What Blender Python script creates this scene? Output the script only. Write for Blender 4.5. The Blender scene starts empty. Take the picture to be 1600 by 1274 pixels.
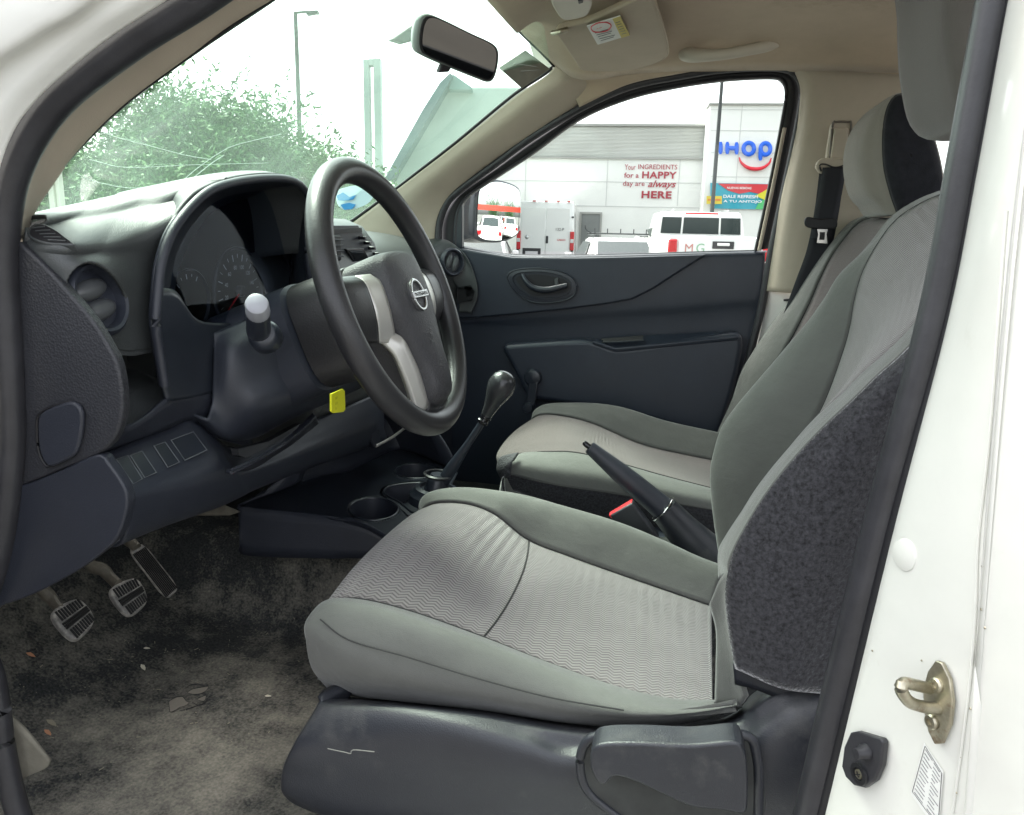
import bpy, bmesh, math, random
import numpy as np
from mathutils import Vector, Matrix, Euler
S = bpy.context.scene
COL = S.collection
R = math.radians

# ------------------------------------------------------------------ camera, sky, sun
FPX = 1200.0; CX, CY = 800.0, 637.0
def _basis(yaw, p, r):
    yaw, p, r = R(yaw), R(p), R(r)
    F = Vector((-math.sin(yaw)*math.cos(p), math.cos(yaw)*math.cos(p), -math.sin(p)))
    R0 = Vector((math.cos(yaw), math.sin(yaw), 0)); U0 = R0.cross(F)
    return F, R0*math.cos(r)+U0*math.sin(r), U0*math.cos(r)-R0*math.sin(r)
CAM = Vector((0, -1.31, 1.35))
CF, CR, CU = _basis(12, 12.6, 1.3)
cam = bpy.data.cameras.new('camera'); camo = bpy.data.objects.new('camera', cam); COL.objects.link(camo)
m = Matrix((CR, CU, -CF)).transposed().to_4x4(); m.translation = CAM; camo.matrix_world = m
cam.sensor_width = 36; cam.lens = 27.0; cam.clip_start = .02; cam.clip_end = 3000
S.camera = camo

w = bpy.data.worlds.new("World"); S.world = w; w.use_nodes = True
nt = w.node_tree; sky = nt.nodes.new('ShaderNodeTexSky'); sky.sky_type = 'NISHITA'
SUN_EL, SUN_ROT = 60, 300          # high, ahead of the cab on the passenger side
sky.sun_disc = False; sky.sun_elevation = R(SUN_EL); sky.sun_rotation = R(SUN_ROT)
sky.air_density = 1.0; sky.dust_density = 4.0; sky.ozone_density = 1.0
bg = nt.nodes['Background']; bg.inputs[1].default_value = .15
hs_ = nt.nodes.new('ShaderNodeHueSaturation'); hs_.inputs['Saturation'].default_value = .22   # hazy white sky
nt.links.new(sky.outputs[0], hs_.inputs['Color']); nt.links.new(hs_.outputs[0], bg.inputs[0])
sl = bpy.data.lights.new('sun', 'SUN'); sl.energy = 1.6; sl.angle = R(22); sl.color = (1, .96, .9)
so = bpy.data.objects.new('sun', sl); COL.objects.link(so)
az = R(SUN_ROT)
sd = Vector((math.sin(az)*math.cos(R(SUN_EL)), math.cos(az)*math.cos(R(SUN_EL)), math.sin(R(SUN_EL))))
so.rotation_euler = sd.to_track_quat('Z', 'Y').to_euler()
S.view_settings.view_transform = 'Standard'; S.view_settings.look = 'None'
S.view_settings.exposure = 2.25; S.view_settings.gamma = 1
S.render.engine = 'CYCLES'
S.cycles.max_bounces = 10; S.cycles.transparent_max_bounces = 16

# ------------------------------------------------------------------ measuring helpers
def W(px, py, y=None, x=None, z=None, d=None):
    """where the sight line of a photo point meets a plane of the car"""
    v = CF + CR*((px-CX)/FPX) + CU*((CY-py)/FPX)
    t = (y-CAM.y)/v.y if y is not None else (x-CAM.x)/v.x if x is not None else (z-CAM.z)/v.z if z is not None else d
    return CAM + v*t
def row(pts, dflt=None, ax='y'):
    out = []; last = dflt
    for p in pts:
        if isinstance(p, Vector): out.append(p); continue
        if len(p) == 4: out.append(Vector(p[1:])); continue
        if len(p) == 3: last = p[2]
        out.append(W(p[0], p[1], **{ax: last}))
    return out
def shift(pts, d): d = Vector(d); return [p+d for p in pts]

def cr_index(P, n, closed=False):
    P = np.array([tuple(p) for p in P], float); k = len(P)
    if k < 2: return P
    T = np.linspace(0, k if closed else k-1, n, endpoint=not closed)
    out = []
    for t in T:
        i = int(min(math.floor(t), (k-1) if closed else (k-2))); u = t-i
        if closed: a, b, c, d = P[(i-1) % k], P[i % k], P[(i+1) % k], P[(i+2) % k]
        else:
            b, c = P[i], P[i+1]; a = P[i-1] if i > 0 else 2*b-c; d = P[i+2] if i+2 < k else 2*c-b
        out.append(.5*((2*b)+(c-a)*u+(2*a-5*b+4*c-d)*u*u+(3*b-a-3*c+d)*u**3))
    return np.array(out)
def cr_len(P, n, closed=False):
    Q = cr_index(P, max(200, n*4), closed)
    if closed: Q = np.vstack([Q, Q[:1]])
    L = np.concatenate([[0], np.cumsum(np.linalg.norm(np.diff(Q, axis=0), axis=1))])
    T = np.linspace(0, L[-1], n, endpoint=not closed)
    return np.stack([np.interp(T, L, Q[:, k]) for k in range(3)], 1)

# ------------------------------------------------------------------ object helpers
WORLD = {}
def thing(name, label, cat, loc=(0, 0, 0), rotz=0, group=None):
    o = bpy.data.objects.new(name, None); COL.objects.link(o); o.location = loc; o.rotation_euler = (0, 0, rotz)
    o.empty_display_size = .05; o['label'] = label; o['category'] = cat
    if group: o['group'] = group
    WORLD[o.name] = Vector(loc); return o
def tag(o, label=None, cat=None, group=None, kind=None):
    for k, v in (('label', label), ('category', cat), ('group', group), ('kind', kind)):
        if v: o[k] = v
    return o
def mk(name, V, F, mat, parent=None, local=False, smooth=True, angle=38, uv=None, bevel=0, seg=3, solid=0, sub=0, recalc=True, flipcam=False):
    me = bpy.data.meshes.new(name)
    off = Vector((0, 0, 0))
    if parent is not None and not local: off = WORLD.get(parent.name, off)
    me.from_pydata([tuple(Vector(v)-off) for v in V], [], [tuple(f) for f in F])
    if uv is not None:
        l = me.uv_layers.new(name='UVMap')
        for poly in me.polygons:
            for li in poly.loop_indices: l.data[li].uv = uv[me.loops[li].vertex_index]
    if recalc and not flipcam:
        b = bmesh.new(); b.from_mesh(me); bmesh.ops.recalc_face_normals(b, faces=b.faces); b.to_mesh(me); b.free()
    if flipcam:
        s = 0
        for p in me.polygons:
            s += (CAM-off-p.center).dot(p.normal)*p.area
        if s < 0: me.flip_normals()
    if smooth:
        me.polygons.foreach_set('use_smooth', [True]*len(me.polygons)); me.set_sharp_from_angle(angle=R(angle))
    me.materials.append(mat); me.update()
    o = bpy.data.objects.new(name, me); COL.objects.link(o)
    if parent is not None: o.parent = parent
    WORLD[o.name] = off
    if solid: s_ = o.modifiers.new('t', 'SOLIDIFY'); s_.thickness = solid; s_.offset = -1
    if bevel:
        s_ = o.modifiers.new('b', 'BEVEL'); s_.width = bevel; s_.segments = seg; s_.limit_method = 'ANGLE'; s_.angle_limit = R(40)
        s_.harden_normals = False
    if sub: s_ = o.modifiers.new('s', 'SUBSURF'); s_.levels = sub; s_.render_levels = sub
    return o
def griddata(rows, n=24, m=6, lin=False, closed=False, byidx=None):
    same = len(set(len(r) for r in rows)) == 1
    if byidx is None: byidx = same
    A = np.array([(cr_index if byidx else cr_len)(r, n, closed) for r in rows])
    k = len(rows); M = (k-1)*m+1
    G = np.zeros((M, A.shape[1], 3))
    for j in range(A.shape[1]):
        if lin or k == 2:
            for c in range(3): G[:, j, c] = np.interp(np.linspace(0, k-1, M), range(k), A[:, j, c])
        else: G[:, j] = cr_index(A[:, j], M)
    return G
def gridmesh(G, closed=False):
    M, N = G.shape[:2]; V = G.reshape(-1, 3); F = []
    for i in range(M-1):
        for j in range(N if closed else N-1):
            a = i*N+j; b = i*N+(j+1) % N; F.append((a, b, b+N, a+N))
    du = np.linalg.norm(np.diff(G, axis=1), axis=2).mean(0) if N > 1 else []
    dv = np.linalg.norm(np.diff(G, axis=0), axis=2).mean(1)
    u = np.concatenate([[0], np.cumsum(du)])[:N]; v = np.concatenate([[0], np.cumsum(dv)])
    uv = [(u[j], v[i]) for i in range(M) for j in range(N)]
    return V, F, uv
def grid(name, rows, mat, parent=None, n=24, m=6, lin=False, closed=False, solid=.004, byidx=None, angle=50, cap=False, **k):
    V, F, uv = gridmesh(griddata(rows, n, m, lin, closed, byidx), closed)
    if cap:
        N = n; F = list(F); F.append(tuple(range(len(V)-N, len(V))))
    return mk(name, V, F, mat, parent, uv=uv, solid=solid, flipcam=True, angle=angle, **k)
def slab(name, pts, vec, mat, parent=None, bevel=.003, seg=3, res=0, holes=None, **k):
    P = [Vector(p) for p in (cr_len(pts, res, True) if res else pts)]
    vec = Vector(vec); n = len(P)
    V = P+[p+vec for p in P]
    F = [tuple(range(n)), tuple(range(2*n-1, n-1, -1))]+[(i, (i+1) % n, n+(i+1) % n, n+i) for i in range(n)]
    return mk(name, V, F, mat, parent, bevel=bevel, seg=seg, **k)
def tube(name, pts, rad, mat, parent=None, n=12, res=40, flat=1, up=(0, 0, 1), closed=False, caps=True, byidx=False, **k):
    P = (cr_index if byidx else cr_len)(pts, res, closed) if res else np.array([tuple(p) for p in pts])
    N = len(P)
    if isinstance(rad, (int, float)): rr = [rad]*N
    else: rr = np.interp(np.linspace(0, 1, N), np.linspace(0, 1, len(rad)), rad)
    V = []; F = []; up = Vector(up)
    for i in range(N):
        a = P[(i-1) % N] if closed else P[max(i-1, 0)]; b = P[(i+1) % N] if closed else P[min(i+1, N-1)]
        t = Vector(b-a).normalized(); s = t.cross(up)
        if s.length < 1e-4: s = t.cross(Vector((1, 0, 0)))
        s.normalize(); q = s.cross(t)
        for j in range(n):
            an = 2*math.pi*j/n; V.append(Vector(P[i])+s*math.cos(an)*rr[i]+q*math.sin(an)*rr[i]*flat)
    for i in range(N if closed else N-1):
        for j in range(n):
            i2 = (i+1) % N; F.append((i*n+j, i*n+(j+1) % n, i2*n+(j+1) % n, i2*n+j))
    if caps and not closed: F.append(tuple(range(n-1, -1, -1))); F.append(tuple(range((N-1)*n, N*n)))
    return mk(name, V, F, mat, parent, **k)
def frame_of(axis, up=(0, 0, 1)):
    a = Vector(axis).normalized(); u = Vector(up).cross(a)
    if u.length < 1e-4: u = Vector((1, 0, 0)).cross(a)
    u.normalize(); return u, a.cross(u), a          # side, up, axis
def lathe(name, o, axis, prof, mat, parent=None, n=32, sx=1, sy=1, closed=False, **k):
    u, v, a = frame_of(axis); o = Vector(o); V = []; F = []
    for r, h in prof:
        for j in range(n):
            an = 2*math.pi*j/n; V.append(o+u*math.cos(an)*r*sx+v*math.sin(an)*r*sy+a*h)
    K = len(prof)
    for i in range(K if closed else K-1):
        for j in range(n):
            i2 = (i+1) % K; F.append((i*n+j, i*n+(j+1) % n, i2*n+(j+1) % n, i2*n+j))
    if not closed:
        if prof[0][0] > 1e-5: F.append(tuple(range(n-1, -1, -1)))
        if prof[-1][0] > 1e-5: F.append(tuple(range((K-1)*n, K*n)))
    return mk(name, V, F, mat, parent, **k)
def box(name, c, s, mat, parent=None, bevel=.003, rot=None, **k):
    c = Vector(c); h = Vector(s)*.5; M3 = rot if rot is not None else Matrix.Identity(3)
    V = [c+M3@Vector((a*h.x, b*h.y, d*h.z)) for a in (-1, 1) for b in (-1, 1) for d in (-1, 1)]
    F = [(0, 1, 3, 2), (4, 6, 7, 5), (0, 4, 5, 1), (2, 3, 7, 6), (0, 2, 6, 4), (1, 5, 7, 3)]
    return mk(name, V, F, mat, parent, bevel=bevel, **k)
def recess(name, outer, inner, mat, parent, depth, rim=0, res=48, cap=True, n_in=None, **k):
    """a face ring, rolled into a pocket: outer edge, inner edge, floor edge"""
    inner = [Vector(p) for p in inner]; c = sum(inner, Vector())/len(inner); d = Vector(depth)
    fl = [c+(p-c)*.9+d for p in inner]
    lipp = [c+(p-c)*.985+d*.08 for p in inner]
    rows = [outer, inner, lipp, [a*.5+b*.5 for a, b in zip(lipp, fl)], fl]
    A = [cr_len(r, res, True) for r in rows] if len(outer) != len(inner) else [cr_index(r, res, True) for r in rows]
    V, F, uv = gridmesh(np.array(A), True)
    if cap: F.append(tuple(range(len(V)-res, len(V))))
    return mk(name, V, F, mat, parent, uv=uv, flipcam=True, angle=35, **k)
def to_px(p):
    v = Vector(p)-CAM; return CX+FPX*v.dot(CR)/v.dot(CF), CY-FPX*v.dot(CU)/v.dot(CF)
def inside(pt, poly):
    x, y = pt; c = False; j = len(poly)-1
    for i in range(len(poly)):
        (xi, yi), (xj, yj) = poly[i], poly[j]
        if (yi > y) != (yj > y) and x < (xj-xi)*(y-yi)/(yj-yi)+xi: c = not c
        j = i
    return c
def punch(o, polys):
    """cut openings into a sheet so that real pockets can sit in it"""
    off = WORLD[o.name]; b = bmesh.new(); b.from_mesh(o.data)
    kill = [f for f in b.faces if any(inside(to_px(f.calc_center_median()+off), q) for q in polys)]
    bmesh.ops.delete(b, geom=kill, context='FACES'); b.to_mesh(o.data); b.free()
def shrinkpx(pts, k):
    P = [to_px(p) for p in pts]; cx = sum(p[0] for p in P)/len(P); cy = sum(p[1] for p in P)/len(P)
    return [(cx+(x-cx)*k, cy+(y-cy)*k) for x, y in P]
def text(name, s, o, xd, yd, h, mat, parent=None, ext=.001, off=0, width=None, shear=0, local=False, align='LEFT', space=1):
    c = bpy.data.curves.new(name, 'FONT'); c.body = s; c.size = 1; c.extrude = 0; c.offset = off; c.shear = shear; c.align_x = align; c.space_character = space
    c.resolution_u = 4
    t = bpy.data.objects.new(name, c); COL.objects.link(t)
    bpy.context.view_layer.update()
    me = bpy.data.meshes.new_from_object(t.evaluated_get(bpy.context.evaluated_depsgraph_get()))
    V = [v.co.copy() for v in me.vertices]; F = [tuple(p.vertices) for p in me.polygons]
    bpy.data.objects.remove(t); bpy.data.curves.remove(c); bpy.data.meshes.remove(me)
    if not V: return None
    x0 = min(v.x for v in V); x1 = max(v.x for v in V); y0 = min(v.y for v in V); y1 = max(v.y for v in V)
    sy = h/(y1-y0); sx = sy if width is None else width/(x1-x0)
    o = Vector(o); xd = Vector(xd).normalized(); yd = Vector(yd).normalized(); zd = xd.cross(yd)
    a = x0 if align == 'LEFT' else (x0+x1)/2
    P = [o+xd*((v.x-a)*sx)+yd*((v.y-y0)*sy)+zd*ext for v in V]
    ob = mk(name, P, F, mat, parent, local=local, smooth=False, recalc=False)
    return ob
def join_text(name, items, mat, parent):
    pass

# ------------------------------------------------------------------ materials
def mat(name, col, rough=.5, spec=.5, metal=0, bump=None, bump2=None, var=None, coat=0, sheen=0, coords='Object', dirt=None, alpha=None):
    """bump=(scale,strength[,detail]); var=(scale,amount) or list; dirt=(colour,scale,lo,hi)"""
    M = bpy.data.materials.new(name); M.use_nodes = True; N = M.node_tree.nodes; L = M.node_tree.links
    B = N['Principled BSDF']; B.inputs['Roughness'].default_value = rough; B.inputs['Metallic'].default_value = metal
    B.inputs['Specular IOR Level'].default_value = spec; B.inputs['Base Color'].default_value = (*col, 1)
    B.inputs['Coat Weight'].default_value = coat; B.inputs['Coat Roughness'].default_value = .08
    if sheen: B.inputs['Sheen Weight'].default_value = sheen; B.inputs['Sheen Roughness'].default_value = .4
    tc = N.new('ShaderNodeTexCoord'); src = tc.outputs[coords]
    cur = None
    if var:
        n = N.new('ShaderNodeTexNoise'); n.inputs['Scale'].default_value = var[0]; n.inputs['Detail'].default_value = 6; n.inputs['Roughness'].default_value = .65
        L.new(src, n.inputs['Vector'])
        mr = N.new('ShaderNodeMapRange'); mr.inputs[1].default_value = .3; mr.inputs[2].default_value = .7
        mr.inputs[3].default_value = 1-var[1]; mr.inputs[4].default_value = 1+var[1]; L.new(n.outputs[0], mr.inputs[0])
        mx = N.new('ShaderNodeMix'); mx.data_type = 'RGBA'; mx.blend_type = 'MULTIPLY'; mx.inputs[0].default_value = 1
        mx.inputs[6].default_value = (*col, 1); L.new(mr.outputs[0], mx.inputs[7]); cur = mx.outputs[2]
    if dirt:
        n2 = N.new('ShaderNodeTexNoise'); n2.inputs['Scale'].default_value = dirt[1]; n2.inputs['Detail'].default_value = 9; n2.inputs['Roughness'].default_value = .7
        L.new(src, n2.inputs['Vector'])
        m2 = N.new('ShaderNodeMapRange'); m2.inputs[1].default_value = dirt[2]; m2.inputs[2].default_value = dirt[3]; L.new(n2.outputs[0], m2.inputs[0])
        x2 = N.new('ShaderNodeMix'); x2.data_type = 'RGBA'; x2.inputs[7].default_value = (*dirt[0], 1)
        if cur: L.new(cur, x2.inputs[6])
        else: x2.inputs[6].default_value = (*col, 1)
        L.new(m2.outputs[0], x2.inputs[0]); cur = x2.outputs[2]
        r2 = N.new('ShaderNodeMapRange'); r2.inputs[3].default_value = rough; r2.inputs[4].default_value = min(1, rough+.3); L.new(m2.outputs[0], r2.inputs[0]); L.new(r2.outputs[0], B.inputs['Roughness'])
    if cur: L.new(cur, B.inputs['Base Color'])
    if bump:
        n3 = N.new('ShaderNodeTexNoise' if len(bump) < 4 else 'ShaderNodeTexVoronoi'); n3.inputs['Scale'].default_value = bump[0]
        if len(bump) < 4: n3.inputs['Detail'].default_value = bump[2] if len(bump) > 2 else 3
        L.new(src, n3.inputs['Vector'])
        b = N.new('ShaderNodeBump'); b.inputs['Strength'].default_value = bump[1]; b.inputs['Distance'].default_value = .001 if bump[0] > 50 else .01
        L.new(n3.outputs[0], b.inputs['Height']); L.new(b.outputs[0], B.inputs['Normal'])
        if bump2:
            n4 = N.new('ShaderNodeTexNoise'); n4.inputs['Scale'].default_value = bump2[0]; n4.inputs['Detail'].default_value = 4; L.new(src, n4.inputs['Vector'])
            b2 = N.new('ShaderNodeBump'); b2.inputs['Strength'].default_value = bump2[1]; b2.inputs['Distance'].default_value = .02
            L.new(n4.outputs[0], b2.inputs['Height']); L.new(b2.outputs[0], b.inputs['Normal'])
    return M
def emit(name, col, s):
    M = bpy.data.materials.new(name); M.use_nodes = True; B = M.node_tree.nodes['Principled BSDF']
    B.inputs['Emission Color'].default_value = (*col, 1); B.inputs['Emission Strength'].default_value = s; B.inputs['Base Color'].default_value = (*col, 1); return M
def glass(name, tint=(.9, 1, .93), film=0., filmcol=(.7, .8, .7), streak=False, gloss=1.):
    M = bpy.data.materials.new(name); M.use_nodes = True; N = M.node_tree.nodes; L = M.node_tree.links; N.clear()
    out = N.new('ShaderNodeOutputMaterial'); tr = N.new('ShaderNodeBsdfTransparent'); tr.inputs[0].default_value = (*tint, 1)
    gl = N.new('ShaderNodeBsdfGlossy'); gl.inputs['Roughness'].default_value = .02
    lw = N.new('ShaderNodeLayerWeight'); lw.inputs[0].default_value = .5; fr = N.new('ShaderNodeMath'); fr.operation = 'POWER'; fr.inputs[1].default_value = 4.; L.new(lw.outputs['Facing'], fr.inputs[0])
    f2 = N.new('ShaderNodeMath'); f2.operation = 'MULTIPLY_ADD'; f2.inputs[1].default_value = .7; f2.inputs[2].default_value = .03; L.new(fr.outputs[0], f2.inputs[0])
    mu = N.new('ShaderNodeMath'); mu.operation = 'MULTIPLY'; mu.inputs[1].default_value = gloss; L.new(f2.outputs[0], mu.inputs[0])
    mx = N.new('ShaderNodeMixShader'); L.new(mu.outputs[0], mx.inputs[0]); L.new(tr.outputs[0], mx.inputs[1]); L.new(gl.outputs[0], mx.inputs[2])
    last = mx.outputs[0]
    if film:
        tl = N.new('ShaderNodeBsdfTranslucent'); tl.inputs[0].default_value = (*filmcol, 1)
        df = N.new('ShaderNodeBsdfDiffuse'); df.inputs[0].default_value = (*filmcol, 1)
        ad = N.new('ShaderNodeMixShader'); L.new(tl.outputs[0], ad.inputs[1]); L.new(df.outputs[0], ad.inputs[2])
        tc = N.new('ShaderNodeTexCoord'); n = N.new('ShaderNodeTexNoise'); n.inputs['Scale'].default_value = 5; n.inputs['Detail'].default_value = 6
        L.new(tc.outputs['Object'], n.inputs['Vector'])
        mr = N.new('ShaderNodeMapRange'); mr.inputs[1].default_value = .3; mr.inputs[2].default_value = .75; mr.inputs[3].default_value = film*.6; mr.inputs[4].default_value = film*1.5; L.new(n.outputs[0], mr.inputs[0])
        fac = mr.outputs[0]
        if streak:
            for sc, k, th in ((90, 1, .16), (260, 1, .1)):       # dried specks
                vo = N.new('ShaderNodeTexVoronoi'); vo.inputs['Scale'].default_value = sc; L.new(tc.outputs['Object'], vo.inputs['Vector'])
                lt = N.new('ShaderNodeMapRange'); lt.inputs[1].default_value = th; lt.inputs[2].default_value = th*.4; lt.inputs[3].default_value = 0; lt.inputs[4].default_value = .3; L.new(vo.outputs['Distance'], lt.inputs[0])
                n2 = N.new('ShaderNodeTexNoise'); n2.inputs['Scale'].default_value = 9; L.new(tc.outputs['Object'], n2.inputs['Vector'])
                g2 = N.new('ShaderNodeMapRange'); g2.inputs[1].default_value = .5; g2.inputs[2].default_value = .65; L.new(n2.outputs[0], g2.inputs[0])
                mm = N.new('ShaderNodeMath'); mm.operation = 'MULTIPLY'; L.new(lt.outputs[0], mm.inputs[0]); L.new(g2.outputs[0], mm.inputs[1])
                ad2 = N.new('ShaderNodeMath'); ad2.operation = 'ADD'; ad2.use_clamp = True; L.new(fac, ad2.inputs[0]); L.new(mm.outputs[0], ad2.inputs[1]); fac = ad2.outputs[0]
        m2 = N.new('ShaderNodeMixShader'); L.new(fac, m2.inputs[0]); L.new(last, m2.inputs[1]); L.new(ad.outputs[0], m2.inputs[2]); last = m2.outputs[0]
    L.new(last, out.inputs[0]); return M
def fabric(name, c1, c2, kind='zig', pu=.016, pv=.0062, rough=.85):
    M = bpy.data.materials.new(name); M.use_nodes = True; N = M.node_tree.nodes; L = M.node_tree.links; B = N['Principled BSDF']
    B.inputs['Roughness'].default_value = rough; B.inputs['Specular IOR Level'].default_value = .25; B.inputs['Sheen Weight'].default_value = .25
    uv = N.new('ShaderNodeUVMap'); sp = N.new('ShaderNodeSeparateXYZ'); L.new(uv.outputs[0], sp.inputs[0])
    def mth(op, a, b=None, c=None):
        n = N.new('ShaderNodeMath'); n.operation = op
        for i, q in enumerate((a, b, c)):
            if q is None: continue
            if isinstance(q, (int, float)): n.inputs[i].default_value = q
            else: L.new(q, n.inputs[i])
        return n.outputs[0]
    u, v = sp.outputs[0], sp.outputs[1]
    if kind == 'zig':      # wavy ribs
        tri = mth('PINGPONG', u, pu/2)
        ph = mth('ADD', v, mth('MULTIPLY', tri, pv*.9/(pu/2)))
        hgt = mth('SINE', mth('MULTIPLY', ph, 2*math.pi/pv))
    elif kind == 'rib':
        hgt = mth('SINE', mth('MULTIPLY', u, 2*math.pi/pv))
    else:                  # dots
        hgt = mth('MULTIPLY', mth('SINE', mth('MULTIPLY', u, 2*math.pi/pv)), mth('SINE', mth('MULTIPLY', v, 2*math.pi/pv)))
    mr = N.new('ShaderNodeMapRange'); mr.inputs[1].default_value = -1; mr.inputs[2].default_value = 1; L.new(hgt, mr.inputs[0])
    tc = N.new('ShaderNodeTexCoord'); no = N.new('ShaderNodeTexNoise'); no.inputs['Scale'].default_value = 7; no.inputs['Detail'].default_value = 8; L.new(tc.outputs['Object'], no.inputs['Vector'])
    mx = N.new('ShaderNodeMix'); mx.data_type = 'RGBA'; mx.inputs[6].default_value = (*c2, 1); mx.inputs[7].default_value = (*c1, 1); L.new(mr.outputs[0], mx.inputs[0])
    m2 = N.new('ShaderNodeMapRange'); m2.inputs[1].default_value = .3; m2.inputs[2].default_value = .7; m2.inputs[3].default_value = .86; m2.inputs[4].default_value = 1.1; L.new(no.outputs[0], m2.inputs[0])
    mm = N.new('ShaderNodeMix'); mm.data_type = 'RGBA'; mm.blend_type = 'MULTIPLY'; mm.inputs[0].default_value = 1; L.new(mx.outputs[2], mm.inputs[6]); L.new(m2.outputs[0], mm.inputs[7])
    L.new(mm.outputs[2], B.inputs['Base Color'])
    b = N.new('ShaderNodeBump'); b.inputs['Strength'].default_value = .7; b.inputs['Distance'].default_value = .0014; L.new(mr.outputs[0], b.inputs['Height']); L.new(b.outputs[0], B.inputs['Normal'])
    n4 = N.new('ShaderNodeTexNoise'); n4.inputs['Scale'].default_value = 13; n4.inputs['Detail'].default_value = 3; L.new(tc.outputs['Object'], n4.inputs['Vector'])
    b2 = N.new('ShaderNodeBump'); b2.inputs['Strength'].default_value = .16; b2.inputs['Distance'].default_value = .02; L.new(n4.outputs[0], b2.inputs['Height']); L.new(b2.outputs[0], b.inputs['Normal'])
    return M

M_ = {}
M_['white'] = mat('white_paint', (.8, .8, .76), .28, .5, coat=.6, bump=(40, .04), var=(6, .03))
M_['jamb'] = mat('jamb_paint', (.70, .70, .65), .32, .5, coat=.4, var=(5, .05), bump=(25, .10), dirt=((.50, .47, .39), 6, .60, .85))
M_['seal'] = mat('rubber_seal', (.028, .028, .032), .38, .5, bump=(500, .15), var=(30, .25))
M_['black'] = mat('black_rubber', (.012, .012, .014), .5, .4)
M_['beige'] = mat('beige_trim', (.45, .39, .31), .55, .4, bump=(900, .35), var=(9, .06))
M_['liner'] = mat('headliner_cloth', (.48, .39, .29), .9, .15, bump=(1400, .5), var=(6, .1), dirt=((.33, .25, .17), 5, .56, .74), sheen=.2)
M_['visor'] = mat('visor_vinyl', (.46, .39, .30), .7, .3, bump=(700, .4), var=(8, .06))
M_['dashtop'] = mat('dash_top_plastic', (.05, .055, .056), .42, .55, bump=(750, .5), var=(7, .12))
M_['dash'] = mat('dash_plastic', (.023, .026, .036), .40, .5, bump=(750, .45), var=(7, .15))
M_['dashlow'] = mat('dash_lower_plastic', (.026, .030, .042), .42, .5, bump=(900, .3), var=(5, .15))
M_['grain'] = mat('grained_end_cap', (.026, .027, .032), .48, .5, bump=(420, .45, 2, 1), var=(8, .12))
M_['smooth'] = mat('smooth_dark_plastic', (.02, .024, .033), .3, .5, bump=(900, .1), var=(5, .2))
M_['gloss'] = mat('gloss_black', (.006, .006, .008), .12, .5)
M_['door'] = mat('door_panel_plastic', (.021, .027, .040), .38, .5, bump=(600, .35), var=(5, .15))
M_['silver'] = mat('satin_silver', (.60, .59, .55), .34, .5, metal=.5)
M_['chrome'] = mat('chrome', (.7, .7, .68), .14, .5, metal=1)
M_['stalkgrey'] = mat('blank_outline', (.12, .13, .14), .5)
M_['vane'] = mat('vent_vane_plastic', (.075, .08, .085), .34, .5, var=(20, .1))
M_['emblem'] = mat('emblem_chrome', (.42, .42, .42), .25, .5, metal=.9)
M_['zinc'] = mat('zinc_steel', (.42, .39, .3), .34, .5, metal=.9, var=(60, .3), dirt=((.2, .1, .05), 40, .55, .7))
M_['wheel'] = mat('wheel_leather', (.024, .024, .026), .36, .5, bump=(420, .14, 2, 1), var=(9, .3))
M_['airbag'] = mat('airbag_vinyl', (.04, .04, .044), .5, .5, bump=(480, .5, 2, 1), var=(12, .1))
M_['green'] = mat('grey_green_cloth', (.116, .119, .110), .8, .3, bump=(1100, .5), bump2=(14, .25), var=(7, .1), dirt=((.18, .185, .16), 4, .6, .78), sheen=.3)
M_['plush'] = mat('charcoal_plush', (.03, .03, .034), .9, .2, bump=(330, 1., 8), var=(260, .75), sheen=.9)
M_['center'] = fabric('wavy_grey_cloth', (.25, .228, .228), (.095, .086, .088))
M_['center2'] = fabric('wavy_grey_cloth_upright', (.27, .25, .248), (.095, .09, .088), pu=.014, pv=.0058)
M_['pcenter'] = fabric('fine_grey_cloth', (.135, .113, .109), (.10, .083, .08), kind='zig', pu=.008, pv=.004)
M_['headrest'] = mat('headrest_cloth', (.082, .075, .065), .85, .3, bump=(1000, .5), var=(20, .08), sheen=.3)
M_['hrblack'] = mat('headrest_side_cloth', (.014, .015, .019), .9, .2, bump=(700, .5), var=(60, .3), sheen=.3)
M_['seattrim'] = mat('seat_base_plastic', (.023, .025, .031), .33, .5, bump=(800, .4), var=(6, .15), dirt=((.09, .09, .085), 7, .58, .8))
M_['seam'] = mat('dark_seam', (.045, .045, .045), .8, .2)
M_['webbing'] = mat('belt_webbing', (.012, .013, .018), .6, .4, bump=(900, .6))
M_['winglass'] = glass('side_glass', (.97, 1, .98), gloss=.6)
M_['wsglass'] = glass('windshield_glass', (.80, .96, .85), film=.11, filmcol=(.58, .82, .66), streak=True, gloss=.5)
M_['lens'] = glass('cluster_lens', (.8, .83, .88), gloss=.16)
M_['mirror'] = mat('mirror_silver', (.9, .93, .92), .01, .5, metal=1)
M_['dimmirror'] = mat('dim_mirror', (.14, .135, .125), .02, .5, metal=1)
M_['paper'] = mat('white_paper', (.75, .75, .72), .7)
M_['ink'] = mat('black_ink', (.03, .03, .03), .7)
M_['greyink'] = mat('grey_print', (.18, .18, .18), .7)
M_['red'] = mat('red_plastic', (.6, .03, .04), .35)
M_['keyyellow'] = mat('yellow_tag_plastic', (.75, .75, .02), .5)
M_['whiteprint'] = mat('dial_print', (.55, .57, .6), .6)
M_['dust'] = mat('dust', (.25, .22, .17), .95)
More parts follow.
